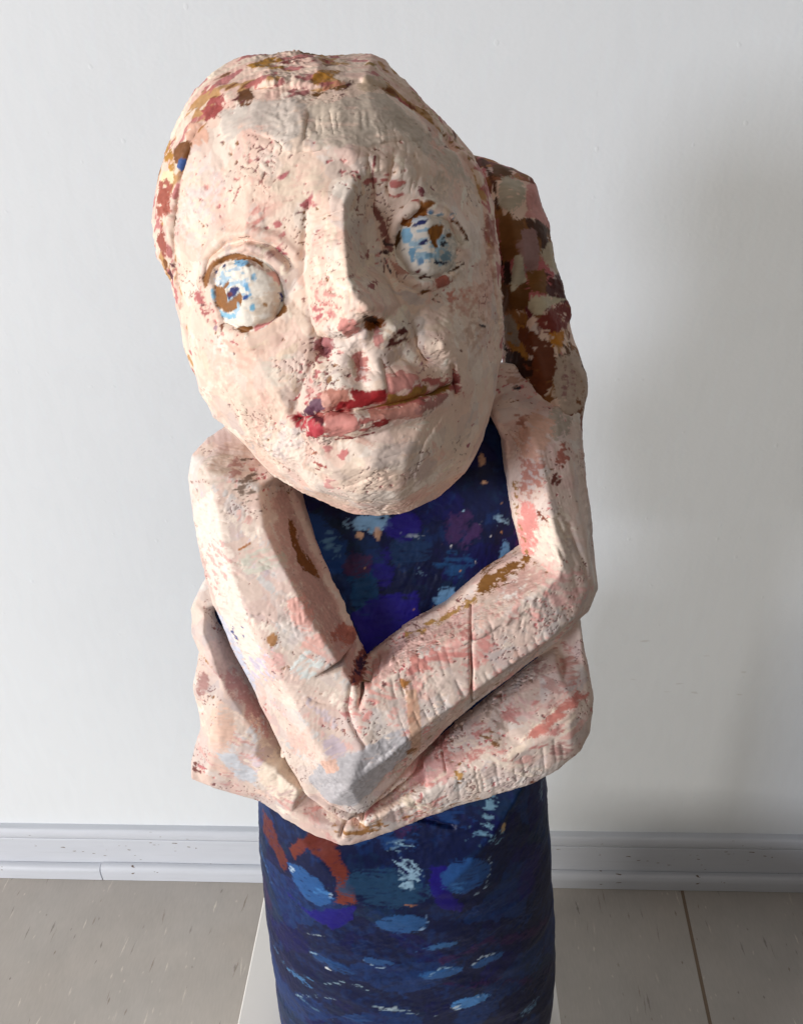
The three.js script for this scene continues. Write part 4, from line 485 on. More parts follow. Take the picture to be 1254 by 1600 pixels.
arms
  .G([[440, 765], [458, 800], [482, 850], [502, 895], [535, 960], [555, 1020], [563, 1050], [540, 1060], [510, 1010], [480, 950], [452, 890], [430, 830], [420, 780]], '#cda99f', { rag: 7, cov: 0.85, soft: 2.4, op: 0.95 }).G([[330, 765], [352, 790], [362, 850], [372, 910], [392, 980], [420, 1040], [400, 1060], [365, 1000], [335, 930], [312, 850], [302, 790]], '#ecdccf', { rag: 6, cov: 0.75, soft: 2.4, op: 0.95 }).E(340, 880, 30, 60, -15, '#dcb0a8', { cov: 0.3, dir: 60 })
  .E(405, 878, 34, 22, 10, '#cbc9ba', { rag: 8, cov: 0.6, soft: 2.4, op: 0.95 }).G([[330, 955], [350, 960], [380, 1020], [400, 1070], [392, 1085], [365, 1030], [340, 985]], '#c6cad8', { rag: 7, cov: 0.7, soft: 2.4, op: 0.95 }).E(372, 985, 14, 30, -25, '#3a4a86', { cov: 0.27, rag: 3 }).E(392, 942, 8, 6, 0, '#2c3c78', { cov: 0.5, rag: 3 }).E(410, 1040, 26, 40, -30, '#cfc6d2', { cov: 0.5, rag: 8 }).E(425, 1030, 20, 24, -20, '#e2b6ae', { cov: 0.5, rag: 6 })
  .G([[445, 935], [470, 930], [486, 955], [488, 985], [470, 990], [452, 960]], '#e2aca0', { rag: 6, cov: 0.8, soft: 2.4, op: 0.95 }).E(480, 1040, 26, 22, 30, '#dbe0dc', { cov: 0.5, rag: 7 }).E(490, 1010, 16, 22, -30, '#dfb0a4', { cov: 0.6, rag: 5 }).E(427, 998, 8, 10, -25, '#b08054', { rag: 3 }).L([[374, 858], [390, 850]], 2, '#a86c3c', { rag: 2 }).E(385, 750, 24, 36, 10, '#7a685c', { cov: 0.34 }).E(365, 735, 10, 20, 25, '#b08c84', { cov: 0.6, rag: 5 }).E(335, 735, 26, 22, 0, '#cdbeb0', { cov: 0.6, rag: 8 }).L([[298, 752], [330, 752], [360, 758]], 2, '#9a7468', { rag: 3, cov: 0.6 })
  .G([[448, 811], [455, 814], [467, 852], [480, 872], [496, 890], [497, 905], [480, 896], [464, 880], [453, 846]], '#84552a', { rag: 2.5, th: -0.5 }).G([[512, 992], [530, 986], [553, 983], [556, 1003], [533, 1018], [522, 1010]], '#b87a6c', { rag: 3, cov: 0.88 }).E(560, 1045, 12, 14, 0, '#8a5248', { rag: 4, cov: 0.7 }).E(562, 1040, 8, 8, 0, '#3a2440', { rag: 3, cov: 0.6 })
  .G([[483, 1215], [502, 1192], [531, 1179], [560, 1172], [600, 1150], [633, 1132], [640, 1158], [636, 1178], [579, 1236], [550, 1260], [506, 1246]], '#b7b5b8', { rag: 5, cov: 0.92, soft: 2.4, op: 0.95 }).E(520, 1168, 18, 20, 30, '#c3b4bd', { rag: 6, cov: 0.75, soft: 2.4, op: 0.95 }).G([[502, 1188], [526, 1182], [530, 1202], [512, 1208]], '#dcb6a4', { rag: 3 }).E(470, 1160, 26, 34, 30, '#e0bcae', { rag: 8, cov: 0.5, soft: 2.4, op: 0.95 }).E(545, 1110, 12, 26, -20, '#c88c88', { rag: 4, cov: 0.45 }).E(450, 1085, 30, 26, 0, '#e8d2c4', { rag: 7, cov: 0.7, soft: 2.4, op: 0.95 })
  .G([[812, 780], [835, 788], [843, 830], [836, 866], [818, 872], [812, 830]], '#d98d86', { rag: 5, cov: 0.8, soft: 2.4, op: 0.95 }).E(830, 740, 16, 42, 0, '#b97f70', { rag: 6, cov: 0.6, soft: 2.4, op: 0.95 }).E(870, 840, 26, 44, -25, '#ecdccb', { rag: 7, cov: 0.6, soft: 2.4, op: 0.95 }).E(848, 806, 9, 10, 30, '#7a4030', { cov: 0.46, rag: 3 }).E(866, 750, 9, 10, 40, '#6a3a30', { cov: 0.46, rag: 3 }).E(880, 712, 14, 18, -10, '#a86a5c', { cov: 0.6, rag: 5 }).E(872, 662, 20, 24, 0, '#b3a394', { cov: 0.65, rag: 7 }).E(835, 680, 26, 36, -20, '#d3a894', { cov: 0.65, rag: 8 }).E(808, 606, 6, 3, -5, '#23222c', { rag: 1.5 }).E(805, 590, 16, 14, 0, '#b08a7a', { cov: 0.6, rag: 5 }).E(815, 655, 12, 16, 0, '#a97868', { cov: 0.5, rag: 5 })
  .G([[640, 1030], [660, 1022], [700, 1010], [736, 1003], [734, 1024], [690, 1042], [655, 1056], [630, 1060]], '#d08a82', { rag: 5, cov: 0.62, soft: 2.4, op: 0.95 }).G([[638, 1020], [650, 1018], [668, 1040], [660, 1050], [645, 1040]], '#cb8c82', { rag: 3 }).E(724, 990, 24, 14, -15, '#bb827c', { rag: 5, cov: 0.5, soft: 2.4, op: 0.95 }).G([[575, 1045], [640, 1000], [700, 968], [740, 945], [760, 955], [700, 990], [640, 1025], [590, 1060]], '#dbb6ae', { rag: 6, cov: 0.75, soft: 2.4, op: 0.95 }).G([[770, 915], [830, 880], [850, 895], [835, 925], [790, 945]], '#caa69c', { rag: 6, cov: 0.65, soft: 2.4, op: 0.95 }).E(885, 920, 44, 30, -20, '#dfb2aa', { rag: 8, cov: 0.55, soft: 2.4, op: 0.95 }).E(800, 985, 50, 22, -30, '#e6cdc0', { rag: 8, cov: 0.55, soft: 2.4, op: 0.95 }).E(700, 1060, 40, 26, -30, '#e7d2c6', { rag: 8, cov: 0.5, soft: 2.4, op: 0.95 }).E(850, 960, 40, 12, -30, '#d9a49c', { rag: 6, cov: 0.36, soft: 2.4, op: 0.95 }).E(590, 1080, 28, 20, -20, '#e2a79c', { rag: 6, cov: 0.45, soft: 2.4, op: 0.95 })
  .G([[738, 932], [758, 900], [798, 880], [826, 868], [836, 878], [796, 904], [752, 938]], '#7c5528', { rag: 5, cov: 0.72 }).L([[636, 992], [690, 966], [742, 936]], 4, '#a8834f', { rag: 4, cov: 0.7 }).L([[824, 866], [812, 810], [804, 750]], 4, '#9a744a', { rag: 4, cov: 0.5 })
  .G([[633, 1078], [650, 1078], [657, 1120], [655, 1172], [645, 1182], [638, 1130]], '#cda283', { rag: 2.5, op: 0.75 }).E(631, 1068, 8, 9, 20, '#a8713a', { rag: 4, cov: 0.75 }).E(641, 1172, 7, 12, 20, '#8a5f30', { rag: 3, cov: 0.7 }).L([[655, 1165], [690, 1130], [740, 1092], [800, 1048]], 2, '#a3886a', { rag: 3, cov: 0.5 });
const armGeo = arms.mesh({ edgeR: 5, grow: 2, back: 45, backR: 26, paint: flesh(-0.2, 0.02, arms, 1), disp: armDisp });
add('arm', armGeo[0], paintMat, statue, 'upper pair of folded arms meeting in a point');

// lower arm band
const lower = body(30, 0.00105);
lower.outline([[330, 905], [316, 915], [301, 940], [288, 965], [291, 1000], [305, 1030], [300, 1060], [297, 1085], [306, 1115], [309, 1150], [300, 1180], [294, 1205], [296, 1226], [340, 1240], [400, 1252], [450, 1276], [500, 1298], [535, 1308], [580, 1300], [640, 1280], [700, 1257], [760, 1242], [820, 1224], [870, 1202], [905, 1176], [920, 1150], [926, 1100], [923, 1065], [913, 1010], [905, 955], [800, 960], [550, 1120], [420, 1000]], 30).grid(0.012, 0.0007);
lower.tin([
  [[298, 1222, 22], [345, 1232, 26], [405, 1244, 32], [455, 1268, 40], [500, 1288, 46], [537, 1298, 50], [582, 1291, 46], [640, 1271, 42], [700, 1248, 42], [760, 1232, 40], [820, 1214, 38], [868, 1193, 34], [900, 1168, 30], [914, 1143, 28], [918, 1100, 26], [915, 1065, 20], [905, 1010, 10]],
  [[294, 968, 10], [298, 1005, 16], [310, 1035, 18], [306, 1065, 18], [304, 1088, 18], [313, 1115, 20], [316, 1150, 22], [307, 1182, 20]],
  [[322, 950, 18], [318, 990, 32], [336, 1030, 34], [345, 1060, 30]], [[342, 955, -4], [366, 1010, -4], [396, 1066, -2], [430, 1128, 4], [470, 1190, 14]], [[330, 1038, 32], [368, 1098, 34], [408, 1155, 36]], [340, 1105, 33], [330, 1160, 34], [325, 1205, 32], [[345, 1165, 38], [400, 1180, 42], [455, 1225, 48], [510, 1268, 56], [540, 1284, 58]], [[438, 1185, 44], [430, 1240, 40]], [[490, 1228, 26], [515, 1250, 32], [545, 1264, 36]],
  [[560, 1264, 28], [610, 1222, 12], [660, 1174, 4], [720, 1116, -2], [800, 1056, -8], [880, 1004, -14]], [[600, 1246, 42], [660, 1200, 34], [720, 1146, 28], [800, 1088, 24], [870, 1040, 18]], [[560, 1287, 54], [620, 1262, 50], [680, 1232, 48], [740, 1206, 46], [800, 1180, 46], [860, 1150, 44], [900, 1105, 34]], [[690, 1195, 38], [750, 1150, 36], [820, 1110, 34], [880, 1070, 30]], [790, 1150, 36], [850, 1120, 38], [890, 1150, 42],
], 8, 0.8, 0.85);
marks(lower, 26, (t) => [570 + 320 * t, 1288 - 110 * t], -6, -34, 1.1, -0.9);
marks(lower, 16, (t) => [660 + 220 * t, 1180 - 70 * t + 20 * rnd()], 26, -16, 1.2, -0.9);
lower.ridge([[692, 1150], [690, 1165], [696, 1195]], 0.9, -7).ridge([[548, 1262], [540, 1275], [536, 1290]], 1.6, -6);
for (let i = 0; i < 110; i++) { const R = rnd() < 0.5, t = rnd(), w = rnd() - 0.5, p = R ? [mix(560, 900, t), mix(1270, 1110, t) + w * 90] : [mix(310, 520, t), mix(1130, 1260, t) + w * 130]; lower.E(p[0], p[1], 12 + 18 * rnd(), 4 + 6 * rnd(), (R ? 25 : -30) + 40 * (rnd() - 0.5), (R ? ['#ecd9c6', '#cf9088', '#dcb0a6', '#c58a84', '#e6cdbd', '#d8aaa4'] : ['#efe0d0', '#e4c2b2', '#d9d2d0', '#d8a8a0', '#ead2c0', '#e6cabb'])[Math.floor(6 * rnd())], { rag: 4, cov: 0.5 + 0.14 * rnd(), soft: 1.8, th: 0.25 }); }
lower.W([310, 1195, 26, 0.8], [770, 1150, 40, 0.6], [690, 1170, 30, 0.4], [320, 1090, 24, 0.6], [720, 1220, 50, 0.4], [440, 1190, 50, -0.4]);
lower
  .G([[325, 1030], [345, 1035], [395, 1100], [425, 1145], [420, 1152], [385, 1115]], '#bd8f8b', { rag: 5, cov: 0.85, soft: 2.4, op: 0.95 }).E(345, 1025, 26, 34, -35, '#d6bdb4', { rag: 7, cov: 0.7, soft: 2.4, op: 0.95 }).L([[292, 990], [312, 1015], [330, 1042]], 2.5, '#a87844', { rag: 3, cov: 0.6 }).E(317, 1070, 12, 24, -10, '#a87c76', { rag: 5, cov: 0.75, soft: 2.4, op: 0.95 }).E(346, 1135, 24, 34, 0, '#e6c2ae', { rag: 8, cov: 0.7, soft: 2.4, op: 0.95 }).G([[337, 1175], [360, 1172], [400, 1205], [402, 1228], [370, 1215]], '#caced4', { rag: 6, cov: 0.75, soft: 2.4, op: 0.95 }).E(355, 1218, 22, 18, 0, '#cf9290', { rag: 5, cov: 0.42, soft: 2.4, op: 0.95 }).E(306, 1195, 10, 20, 10, '#6b3a34', { rag: 4, cov: 0.5 }).E(400, 1190, 16, 30, 20, '#d9c8cc', { rag: 6, cov: 0.5, soft: 2.4, op: 0.95 }).E(395, 1150, 22, 14, 40, '#d8dadc', { rag: 6, cov: 0.5, soft: 2.4, op: 0.95 }).E(450, 1200, 44, 40, 20, '#ead9c6', { rag: 8, cov: 0.7, soft: 2.4, op: 0.95 }).E(445, 1240, 24, 10, 20, '#c9b0a8', { rag: 5, cov: 0.5, soft: 2.4, op: 0.95 }).E(500, 1262, 26, 8, 15, '#d39a92', { rag: 4, cov: 0.5 })
  .L([[296, 1228], [340, 1240], [400, 1252]], 3, '#8a5a3a', { rag: 3, cov: 0.7 }).G([[520, 1292], [560, 1285], [598, 1276], [600, 1292], [560, 1306], [530, 1308]], '#9c6c36', { rag: 5, cov: 0.6, soft: 2.4, op: 0.95 }).L([[600, 1290], [680, 1262], [760, 1242]], 4, '#a06f48', { rag: 4, cov: 0.55 }).L([[830, 1220], [870, 1203], [905, 1178]], 4, '#8f5a48', { rag: 4, cov: 0.5 })
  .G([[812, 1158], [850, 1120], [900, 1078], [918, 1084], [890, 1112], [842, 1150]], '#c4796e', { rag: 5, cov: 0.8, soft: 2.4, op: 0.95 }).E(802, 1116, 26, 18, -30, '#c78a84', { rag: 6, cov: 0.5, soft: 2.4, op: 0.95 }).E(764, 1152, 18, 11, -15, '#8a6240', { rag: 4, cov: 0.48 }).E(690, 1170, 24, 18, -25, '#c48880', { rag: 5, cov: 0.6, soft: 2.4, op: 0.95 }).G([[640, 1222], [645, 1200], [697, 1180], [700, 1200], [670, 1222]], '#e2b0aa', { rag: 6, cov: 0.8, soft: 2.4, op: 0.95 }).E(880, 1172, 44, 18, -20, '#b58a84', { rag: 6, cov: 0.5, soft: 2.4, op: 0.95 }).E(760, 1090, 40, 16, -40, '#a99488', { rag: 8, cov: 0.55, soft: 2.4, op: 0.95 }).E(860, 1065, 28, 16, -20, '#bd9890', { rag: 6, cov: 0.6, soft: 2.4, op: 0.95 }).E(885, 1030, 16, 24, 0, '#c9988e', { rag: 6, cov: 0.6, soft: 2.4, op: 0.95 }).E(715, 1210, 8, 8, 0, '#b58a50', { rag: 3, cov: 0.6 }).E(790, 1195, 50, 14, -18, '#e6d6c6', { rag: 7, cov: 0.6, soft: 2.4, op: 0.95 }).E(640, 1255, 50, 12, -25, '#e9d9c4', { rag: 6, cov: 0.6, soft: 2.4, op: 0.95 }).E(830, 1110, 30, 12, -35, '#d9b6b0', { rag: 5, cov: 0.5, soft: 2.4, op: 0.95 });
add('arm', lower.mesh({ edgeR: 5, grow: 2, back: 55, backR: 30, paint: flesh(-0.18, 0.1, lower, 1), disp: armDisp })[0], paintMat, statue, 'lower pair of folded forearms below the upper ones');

// blue bodice and neck
const BLUES = ['navy', 'navy', 'blue', 'ultra', 'navy', 'teal', 'ultra', 'blue', 'navy', 'blue'].map((k) => lin(PAL[k]));
const NAVY = lin('#0b1b4c');
function bluePaint(s) { return (x, y, z, L, out) => {
  const wx = x + 0.012 * fbm(x * 60, y * 60, z * 60), wy = y + 0.012 * fbm(x * 60 + 9, y * 60, z * 60), w = worley(wx * s * 0.7, wy * s, z * s), c = BLUES[Math.floor(w.a * 9.99)], w2 = worley(wx * s * 2.2 + 5, wy * s * 2.2, z * s * 2.2), c2 = BLUES[Math.floor(w2.a * 9.99)];
  const t = sst(-0.2, 0.3, fbm(x * 110, y * 110, z * 110)); for (let q = 0; q < 3; q++) out[q] = (0.55 * NAVY[q] + 0.45 * mix(c[q], c2[q], t * 0.6)) * (0.66 + 0.2 * noise(x * 300, y * 120, z * 200)); out[3] = 0;
}; }
const bodice = body(5, 0.0015);
bodice.outline([[520, 560], [700, 560], [730, 640], [790, 640], [880, 700], [905, 960], [900, 1150], [840, 1230], [700, 1240], [545, 1285], [420, 1240], [330, 1200], [320, 1000], [322, 940], [330, 740], [440, 690], [500, 650]]).grid(0.012, 0.0007);
bodice.tin([[560, 800, 8], [640, 780, 4], [740, 720, -4], [790, 780, 6], [700, 860, 14], [600, 900, 18], [640, 960, 22], [580, 1000, 24], [500, 850, 12], [760, 850, 12], [330, 960, 12], [600, 1150, 20], [560, 600, -60], [680, 600, -60], [600, 690, -30], [700, 680, -30]], -20, 5);
bodice.E(580, 818, 36, 15, 0, '#86b0d0', { cov: 0.72, soft: 3, op: 0.88, rag: 6 }).E(630, 823, 30, 22, 0, '#1f1474', { soft: 3, op: 0.88, rag: 5 }).E(562, 836, 6, 6, 20, '#cba283', { soft: 1.6, op: 0.88, rag: 2 }).E(590, 834, 5, 10, 0, '#cba283', { soft: 1.6, op: 0.88, rag: 2 }).G([[462, 790], [510, 812], [545, 850], [535, 900], [500, 896]], '#153f80', { soft: 3, op: 0.88, rag: 6, cov: 0.9 }).E(520, 850, 16, 22, 10, '#5a8cb4', { cov: 0.5, soft: 3, op: 0.88, rag: 5 }).E(568, 920, 22, 48, 8, '#164676', { soft: 3, op: 0.88, rag: 7, cov: 0.85 }).E(560, 885, 24, 20, 20, '#46284e', { soft: 3, op: 0.88, rag: 6, cov: 0.7 }).G([[548, 960], [590, 930], [650, 925], [660, 960], [620, 1000], [572, 1030]], '#1f167e', { soft: 3, op: 0.88, rag: 6, cov: 0.9 }).E(600, 890, 20, 30, 0, '#1c1470', { soft: 3, op: 0.88, rag: 6, cov: 0.7 }).L([[500, 880], [520, 930], [545, 985], [570, 1026]], 4, '#aebcd4', { soft: 1.6, op: 0.88, rag: 4, cov: 0.4 }).L([[456, 790], [480, 840], [500, 895]], 3, '#c8ccd4', { soft: 1.6, op: 0.88, rag: 3, cov: 0.4 })
  .E(640, 860, 34, 26, 0, '#17345c', { soft: 3, op: 0.88, rag: 6, cov: 0.7 }).E(722, 826, 28, 30, 40, '#3a2450', { soft: 3, op: 0.88, rag: 7, cov: 0.75 }).L([[798, 720], [804, 800], [812, 868]], 9, '#391b4e', { soft: 3, op: 0.88, rag: 5, cov: 0.85 }).E(780, 813, 15, 8, -10, '#7c9eb8', { cov: 0.6, soft: 1.8, op: 0.88, rag: 4 }).E(788, 864, 9, 22, 0, '#6496c4', { cov: 0.75, soft: 3, op: 0.88, rag: 5 }).E(697, 934, 19, 18, 0, '#72a4d0', { cov: 0.72, soft: 3, op: 0.88, rag: 5 }).E(636, 836, 22, 5, 0, '#9aa6b0', { cov: 0.5, soft: 1.8, op: 0.88, rag: 3 }).E(655, 895, 14, 8, -20, '#7aa0c0', { cov: 0.42, soft: 1.8, op: 0.88, rag: 3 }).E(712, 880, 30, 22, 0, '#1b4878', { soft: 3, op: 0.88, rag: 7, cov: 0.6 }).E(752, 719, 5, 10, 0, '#cba283', { soft: 1.6, op: 0.88, rag: 2 }).E(756, 754, 4, 3, 0, '#cba283', { rag: 1.5 }).E(652, 972, 6, 4, 20, '#8a8448', { soft: 1.6, op: 0.88, rag: 2 }).E(588, 1015, 7, 5, 20, '#7a7040', { soft: 1.6, op: 0.88, rag: 2 })
  .G([[742, 925], [760, 896], [800, 878], [826, 866], [828, 878], [790, 902], [750, 928]], '#7c5528', { soft: 3, op: 0.88, rag: 5, cov: 0.85 }).L([[640, 986], [690, 962], [745, 932]], 5, '#a8834f', { soft: 1.6, op: 0.88, rag: 4, cov: 0.75 }).L([[818, 868], [806, 800], [800, 745], [790, 690]], 3, '#c0a47c', { soft: 1.6, op: 0.88, rag: 4, cov: 0.5 }).L([[800, 750], [800, 700], [775, 650]], 7, '#6a4c28', { soft: 1.6, op: 0.88, rag: 4, cov: 0.5 });
for (let i = 0; i < 26; i++) { const a = 560 + 240 * rnd(), b = 760 + 230 * rnd(); bodice.E(a, b, 0.6 + 1.6 * rnd() * rnd(), 0.6 + 1.4 * rnd(), 180 * rnd(), ['#c09468', '#b58458', '#c8ccd4', '#8fb0cc'][Math.floor(rnd() * 4)], { rag: 1 }); }
add('dress_bodice', bodice.mesh({ edgeR: 14, back: 170, backR: 90, paint: bluePaint(30), disp: (x, y, z) => carve(0.035, 0.003, x, y, z + 4) + 1.3 * crust(x, y, z + 4) })[0], blueMat, statue);

// skirt
const skirt = new Form(atZ(630, 1300, 0.5), V3(0, 0, 1), V3(0, 1, 0), 0.001, 0.00195 * FINE); skirt.mid = 110; skirt.pxSize = 0.0007;
const kb = (PY - skirt.o.y);
skirt.outline([[414, 1150], [406, 1250], [408, 1300], [413, 1360], [423, 1440], [432, 1500], [438, 1550], [450, 1600], [480, 1700], [800, 1700], [848, 1610], [860, 1560], [866, 1500], [864, 1440], [860, 1360], [857, 1300], [852, 1215], [845, 1120]]).grid(0.012, 0.0008);
skirt.each((x, y, h, d) => { const e = clamp(1 + (d - 0) / 0.165, 0, 1); return 0.118 * Math.sqrt(Math.max(0.1, 1 - e * e)) + 0.002 * noise(x * 12, y * 40, 3); });
skirt.G([[410, 1262], [425, 1285], [440, 1325], [453, 1345], [446, 1362], [428, 1328], [412, 1300]], '#512219', { k: 1.5, soft: 3, op: 0.88, rag: 5, cov: 0.85 }).G([[455, 1328], [470, 1310], [500, 1296], [526, 1312], [545, 1368], [557, 1400], [556, 1412], [522, 1412], [528, 1380], [510, 1345], [480, 1325], [462, 1342]], '#5d271a', { k: 1.5, soft: 3, op: 0.88, rag: 5, cov: 0.92 }).G([[440, 1385], [480, 1420], [556, 1414], [552, 1438], [520, 1450]], '#130c5e', { k: 1.5, soft: 3, op: 0.88, rag: 5 }).G([[450, 1346], [470, 1352], [505, 1378], [520, 1410], [500, 1415], [478, 1400], [460, 1375]], '#204777', { k: 1.5, soft: 1.6, op: 0.88, rag: 4, cov: 0.8 }).E(504, 1396, 16, 14, 0, '#326193', { k: 1.5, soft: 1.6, op: 0.88, rag: 4, cov: 0.6 }).E(457, 1358, 5, 10, -20, '#8799a9', { k: 1.5, soft: 1.6, op: 0.88, rag: 3, cov: 0.5 }).E(516, 1398, 4, 10, 0, '#7b91a6', { k: 1.5, soft: 1.6, op: 0.88, rag: 3, cov: 0.5 })
  .E(600, 1390, 70, 32, 0, '#16324c', { k: 1.5, soft: 3, op: 0.88, rag: 9, cov: 0.75 }).E(620, 1320, 20, 10, 5, '#7493a6', { k: 1.5, soft: 1.6, op: 0.88, rag: 4, cov: 0.55 }).E(640, 1358, 22, 14, -35, '#728ea1', { k: 1.5, soft: 1.6, op: 0.88, rag: 4, cov: 0.6 }).E(634, 1380, 12, 14, 30, '#728ea1', { k: 1.5, soft: 1.6, op: 0.88, rag: 4, cov: 0.6 }).E(766, 1268, 10, 36, -15, '#59798c', { k: 1.5, soft: 1.6, op: 0.88, rag: 4, cov: 0.5 }).E(776, 1308, 14, 12, 30, '#59798c', { k: 1.5, soft: 1.6, op: 0.88, rag: 4, cov: 0.45 }).E(745, 1300, 20, 8, 15, '#4c6c83', { k: 1.5, soft: 1.6, op: 0.88, rag: 4, cov: 0.4 }).E(845, 1236, 5, 20, 0, '#617989', { k: 1.5, soft: 1.6, op: 0.88, rag: 3, cov: 0.45 }).E(786, 1292, 3, 7, 0, '#998059', { k: 1.5, soft: 1.6, op: 0.88, rag: 2 })
  .G([[672, 1355], [690, 1348], [705, 1352], [698, 1380], [712, 1405], [724, 1412], [720, 1424], [690, 1420], [672, 1390]], '#130a58', { k: 1.5, soft: 1.6, op: 0.88, rag: 4 }).E(728, 1368, 36, 33, 0, '#1a3c6a', { k: 1.5, soft: 3, op: 0.88, rag: 5, cov: 0.75 }).E(714, 1385, 12, 16, 0, '#2a5585', { k: 1.5, soft: 1.6, op: 0.88, rag: 4, cov: 0.5 }).L([[740, 1398], [756, 1388], [766, 1360], [764, 1340]], 3.5, '#758899', { k: 1.5, soft: 1.6, op: 0.88, rag: 3, cov: 0.5 }).E(628, 1443, 39, 22, 3, '#204571', { k: 1.5, soft: 1.6, op: 0.88, rag: 4, cov: 0.85 }).L([[650, 1458], [664, 1450], [666, 1432]], 3, '#728ca9', { k: 1.5, soft: 1.6, op: 0.88, rag: 3, cov: 0.5 }).E(648, 1414, 14, 3, 3, '#805439', { k: 1.5, soft: 1.6, op: 0.88, rag: 2, cov: 0.5 }).E(600, 1300, 60, 22, 0, '#112f5b', { k: 1.5, soft: 3, op: 0.88, rag: 9, cov: 0.6 }).E(700, 1270, 40, 16, 0, '#102c58', { k: 1.5, soft: 3, op: 0.88, rag: 8, cov: 0.6 }).E(612, 1285, 30, 12, -15, '#261136', { k: 1.5, soft: 3, op: 0.88, rag: 7, cov: 0.7 }).E(825, 1370, 20, 40, 0, '#130b47', { k: 1.5, soft: 3, op: 0.88, rag: 8, cov: 0.7 })
  .L([[690, 1500], [760, 1470], [850, 1440]], 12, '#261138', { k: 1.5, soft: 3, op: 0.88, rag: 8, cov: 0.7 }).L([[700, 1540], [780, 1530], [860, 1505]], 9, '#261138', { k: 1.5, soft: 3, op: 0.88, rag: 8, cov: 0.6 }).E(692, 1478, 33, 7, 12, '#284e77', { k: 1.5, soft: 1.6, op: 0.88, rag: 4, cov: 0.75 }).E(688, 1521, 35, 13, 6, '#224a79', { k: 1.5, soft: 1.6, op: 0.88, rag: 4, cov: 0.85 }).L([[660, 1530], [690, 1510], [722, 1512]], 2, '#7290a9', { k: 1.5, soft: 1.6, op: 0.88, rag: 2, cov: 0.5 }).E(760, 1501, 24, 10, 14, '#214470', { k: 1.5, soft: 1.6, op: 0.88, rag: 4, cov: 0.8 }).L([[738, 1508], [752, 1494], [770, 1490]], 2, '#8c9ca9', { k: 1.5, soft: 1.6, op: 0.88, rag: 2, cov: 0.6 }).E(590, 1502, 25, 9, -10, '#1f416d', { k: 1.5, soft: 1.6, op: 0.88, rag: 4, cov: 0.8 }).L([[570, 1500], [590, 1512], [612, 1508]], 2, '#7b90a3', { k: 1.5, soft: 1.6, op: 0.88, rag: 2, cov: 0.6 }).E(518, 1506, 38, 14, -18, '#183964', { k: 1.5, soft: 3, op: 0.88, rag: 5, cov: 0.7 }).E(494, 1490, 10, 4, 20, '#728ca0', { k: 1.5, soft: 1.6, op: 0.88, rag: 3, cov: 0.5 }).E(512, 1513, 5, 3, 0, '#b2b8bb', { k: 1.5, soft: 1.6, op: 0.88, rag: 2, cov: 0.7 }).L([[432, 1485], [445, 1505], [460, 1522], [485, 1528]], 6, '#3b6386', { k: 1.5, soft: 1.6, op: 0.88, rag: 4, cov: 0.6 }).E(470, 1528, 20, 9, -20, '#325c86', { k: 1.5, soft: 1.6, op: 0.88, rag: 4, cov: 0.6 }).L([[508, 1536], [540, 1535], [580, 1548]], 4, '#6b818e', { k: 1.5, soft: 1.6, op: 0.88, rag: 4, cov: 0.5 }).L([[465, 1554], [490, 1558], [525, 1560]], 4, '#637988', { k: 1.5, soft: 1.6, op: 0.88, rag: 4, cov: 0.5 }).L([[585, 1570], [630, 1578], [690, 1584]], 5, '#6e818e', { k: 1.5, soft: 1.6, op: 0.88, rag: 4, cov: 0.46 }).E(606, 1572, 16, 6, 0, '#8696a0', { k: 1.5, soft: 1.6, op: 0.88, rag: 3, cov: 0.5 }).E(732, 1564, 31, 14, 6, '#3b6c9e', { k: 1.5, soft: 1.6, op: 0.88, rag: 4, cov: 0.85 }).E(712, 1572, 8, 9, 20, '#99a9b4', { k: 1.5, soft: 1.6, op: 0.88, rag: 3, cov: 0.6 }).E(752, 1555, 10, 5, 10, '#869cb0', { k: 1.5, soft: 1.6, op: 0.88, rag: 3, cov: 0.5 }).E(826, 1574, 19, 13, 20, '#597993', { k: 1.5, soft: 3, op: 0.88, rag: 5, cov: 0.6 }).E(490, 1575, 40, 6, -8, '#36526a', { k: 1.5, soft: 1.6, op: 0.88, rag: 4, cov: 0.45 }).E(560, 1590, 30, 12, 10, '#163661', { k: 1.5, soft: 3, op: 0.88, rag: 6, cov: 0.6 }).E(840, 1500, 14, 26, 10, '#17325b', { k: 1.5, soft: 3, op: 0.88, rag: 6, cov: 0.6 }).L([[482, 1457], [506, 1460]], 1.5, '#7f8e98', { rag: 1.5, cov: 0.7 }).E(418, 1400, 10, 40, 0, '#221135', { k: 1.5, soft: 3, op: 0.88, rag: 6, cov: 0.7 }).L([[408, 1320], [416, 1350], [424, 1380]], 4, '#2a4f79', { k: 1.5, soft: 1.6, op: 0.88, rag: 4, cov: 0.6 });
const CRACK = [[646, 1276], [670, 1281], [690, 1287], [706, 1290]].flatMap(([a, b]) => skirt.hit(a, b));
add('skirt', skirt.mesh({ edgeR: 12, back: 118, backR: 160, round: 0.165, clipY: kb + 0.001, paint: bluePaint(16), disp: (x, y, z) => carve(0.06, 0.004, x, y, z + 8) + 0.7 * crust(x, y, z + 8) - 0.005 * Math.exp(-((lineDist(x, y, CRACK) / 0.0022) ** 2)) + 0.0009 * noise(x * 14, y * 45 + 3 * noise(x * 9, y * 9, 1), z * 14) })[0], blueMat, statue);

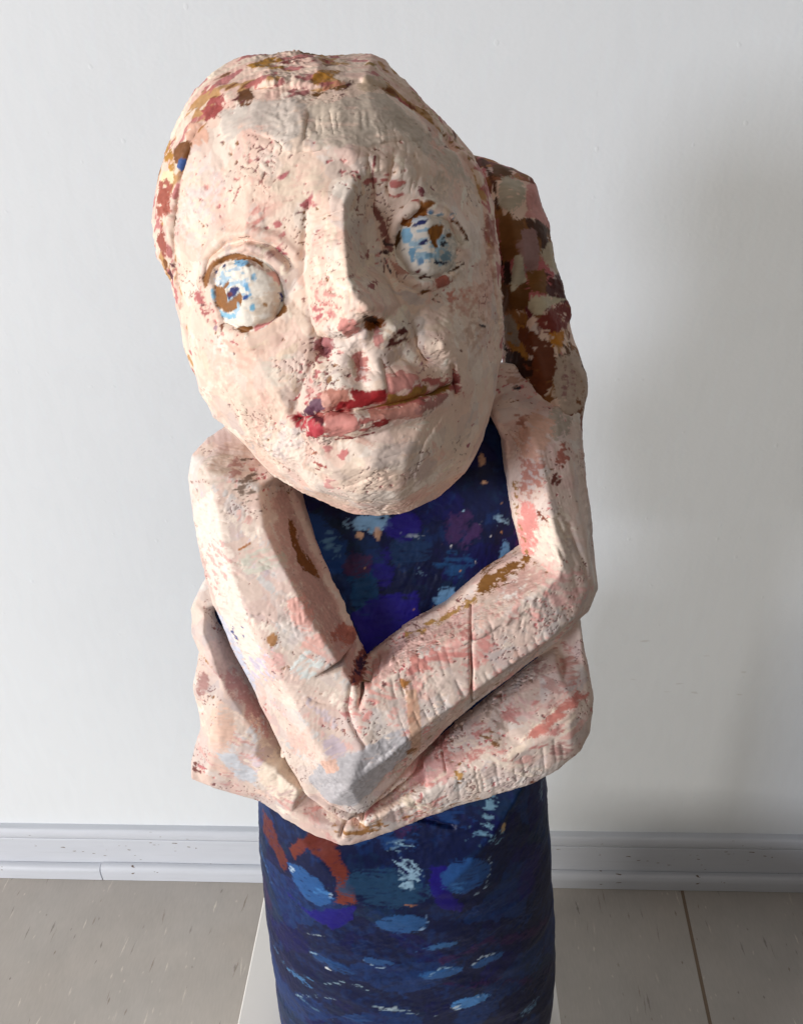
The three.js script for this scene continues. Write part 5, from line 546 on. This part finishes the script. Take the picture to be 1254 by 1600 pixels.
// hair gathered behind the head
const bun = new Form(atZ(840, 450, 0.485), camZ.clone().multiplyScalar(0.8).add(V3(-0.1, 0, 0.4)), V3(0, 1, 0), 0.001, 0.0012 * FINE); bun.mid = 15; bun.pxSize = 0.00052;
bun.outline([[720, 236], [745, 244], [765, 250], [800, 262], [832, 278], [848, 318], [859, 350], [858, 374], [875, 430], [890, 482], [888, 503], [903, 545], [916, 583], [913, 640], [905, 715], [860, 740], [820, 660], [800, 590], [787, 566], [775, 480], [700, 420], [660, 300]]).grid(0.012, 0.0007);
bun.tin([[770, 275, 22], [800, 300, 26], [835, 300, 12], [800, 340, 34], [840, 355, 18], [780, 400, 20], [815, 400, 34], [845, 410, 16], [800, 460, 26], [840, 470, 32], [870, 470, 12], [795, 520, 14], [830, 530, 30], [870, 530, 22], [815, 580, 18], [850, 590, 34], [890, 590, 16], [840, 640, 20], [880, 640, 24]], 0, 1.2);
const K2 = { k: 1.3, cov: 0.86, rag: 6 };
bun.G([[819, 293], [834, 288], [860, 350], [859, 358], [835, 345], [818, 340]], '#b57f78', { ...K2, rag: 2.5 }).G([[766, 260], [806, 264], [790, 281], [772, 278]], '#5a3a1c', K2).E(797, 302, 18, 24, 0, '#a59a88', { ...K2, cov: 0.85 }).E(766, 362, 14, 24, 0, '#8c4f45', K2).G([[782, 338], [818, 342], [815, 400], [790, 412], [782, 390]], '#6a4420', { ...K2, cov: 0.9 }).G([[812, 362], [832, 355], [842, 395], [838, 428], [818, 425], [810, 390]], '#8a6a66', { ...K2, rag: 5 }).G([[842, 388], [860, 376], [874, 432], [850, 415]], '#a89a84', { ...K2, cov: 0.85 }).G([[821, 424], [850, 420], [858, 460], [830, 462]], '#6b461c', K2).G([[851, 430], [872, 426], [890, 470], [870, 468], [851, 462]], '#45190f', K2).G([[785, 440], [825, 440], [830, 470], [810, 488], [785, 485]], '#593610', K2).G([[806, 400], [813, 395], [821, 440], [800, 456], [797, 430]], '#a59c88', { ...K2, rag: 2.5 }).G([[785, 408], [797, 412], [798, 440], [786, 446]], '#2a160c', K2)
  .G([[830, 463], [882, 468], [850, 486], [832, 498], [826, 480]], '#b0a58c', { ...K2, cov: 0.9 }).G([[834, 502], [850, 487], [887, 471], [891, 485], [882, 515], [855, 523]], '#6d2a20', K2).G([[854, 519], [880, 518], [876, 544], [856, 540]], '#a86c1c', K2).G([[786, 490], [800, 492], [818, 530], [812, 540], [788, 520]], '#7d7266', { ...K2, cov: 0.85 }).G([[808, 500], [840, 522], [868, 550], [862, 600], [850, 622], [835, 615], [828, 590], [830, 560], [812, 530]], '#5e2d14', { ...K2, rag: 5 }).G([[788, 538], [835, 565], [832, 585], [822, 588], [795, 566]], '#2a120a', K2).G([[866, 560], [900, 545], [918, 585], [912, 650], [880, 650], [862, 610]], '#a89484', { ...K2, cov: 0.9 }).E(885, 600, 12, 30, 0, '#8a6662', { ...K2, cov: 0.5 }).E(884, 540, 8, 18, -20, '#5a3a20', { ...K2, cov: 0.6 }).E(905, 630, 8, 16, 0, '#70482c', { ...K2, cov: 0.6 }).L([[752, 250], [772, 290], [778, 325]], 3, '#4a2a18', { ...K2, rag: 3 });
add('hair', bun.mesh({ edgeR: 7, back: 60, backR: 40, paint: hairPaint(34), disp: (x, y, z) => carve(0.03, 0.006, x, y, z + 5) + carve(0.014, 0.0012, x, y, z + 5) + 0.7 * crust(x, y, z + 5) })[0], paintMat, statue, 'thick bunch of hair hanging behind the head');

renderer.render(scene, camera);
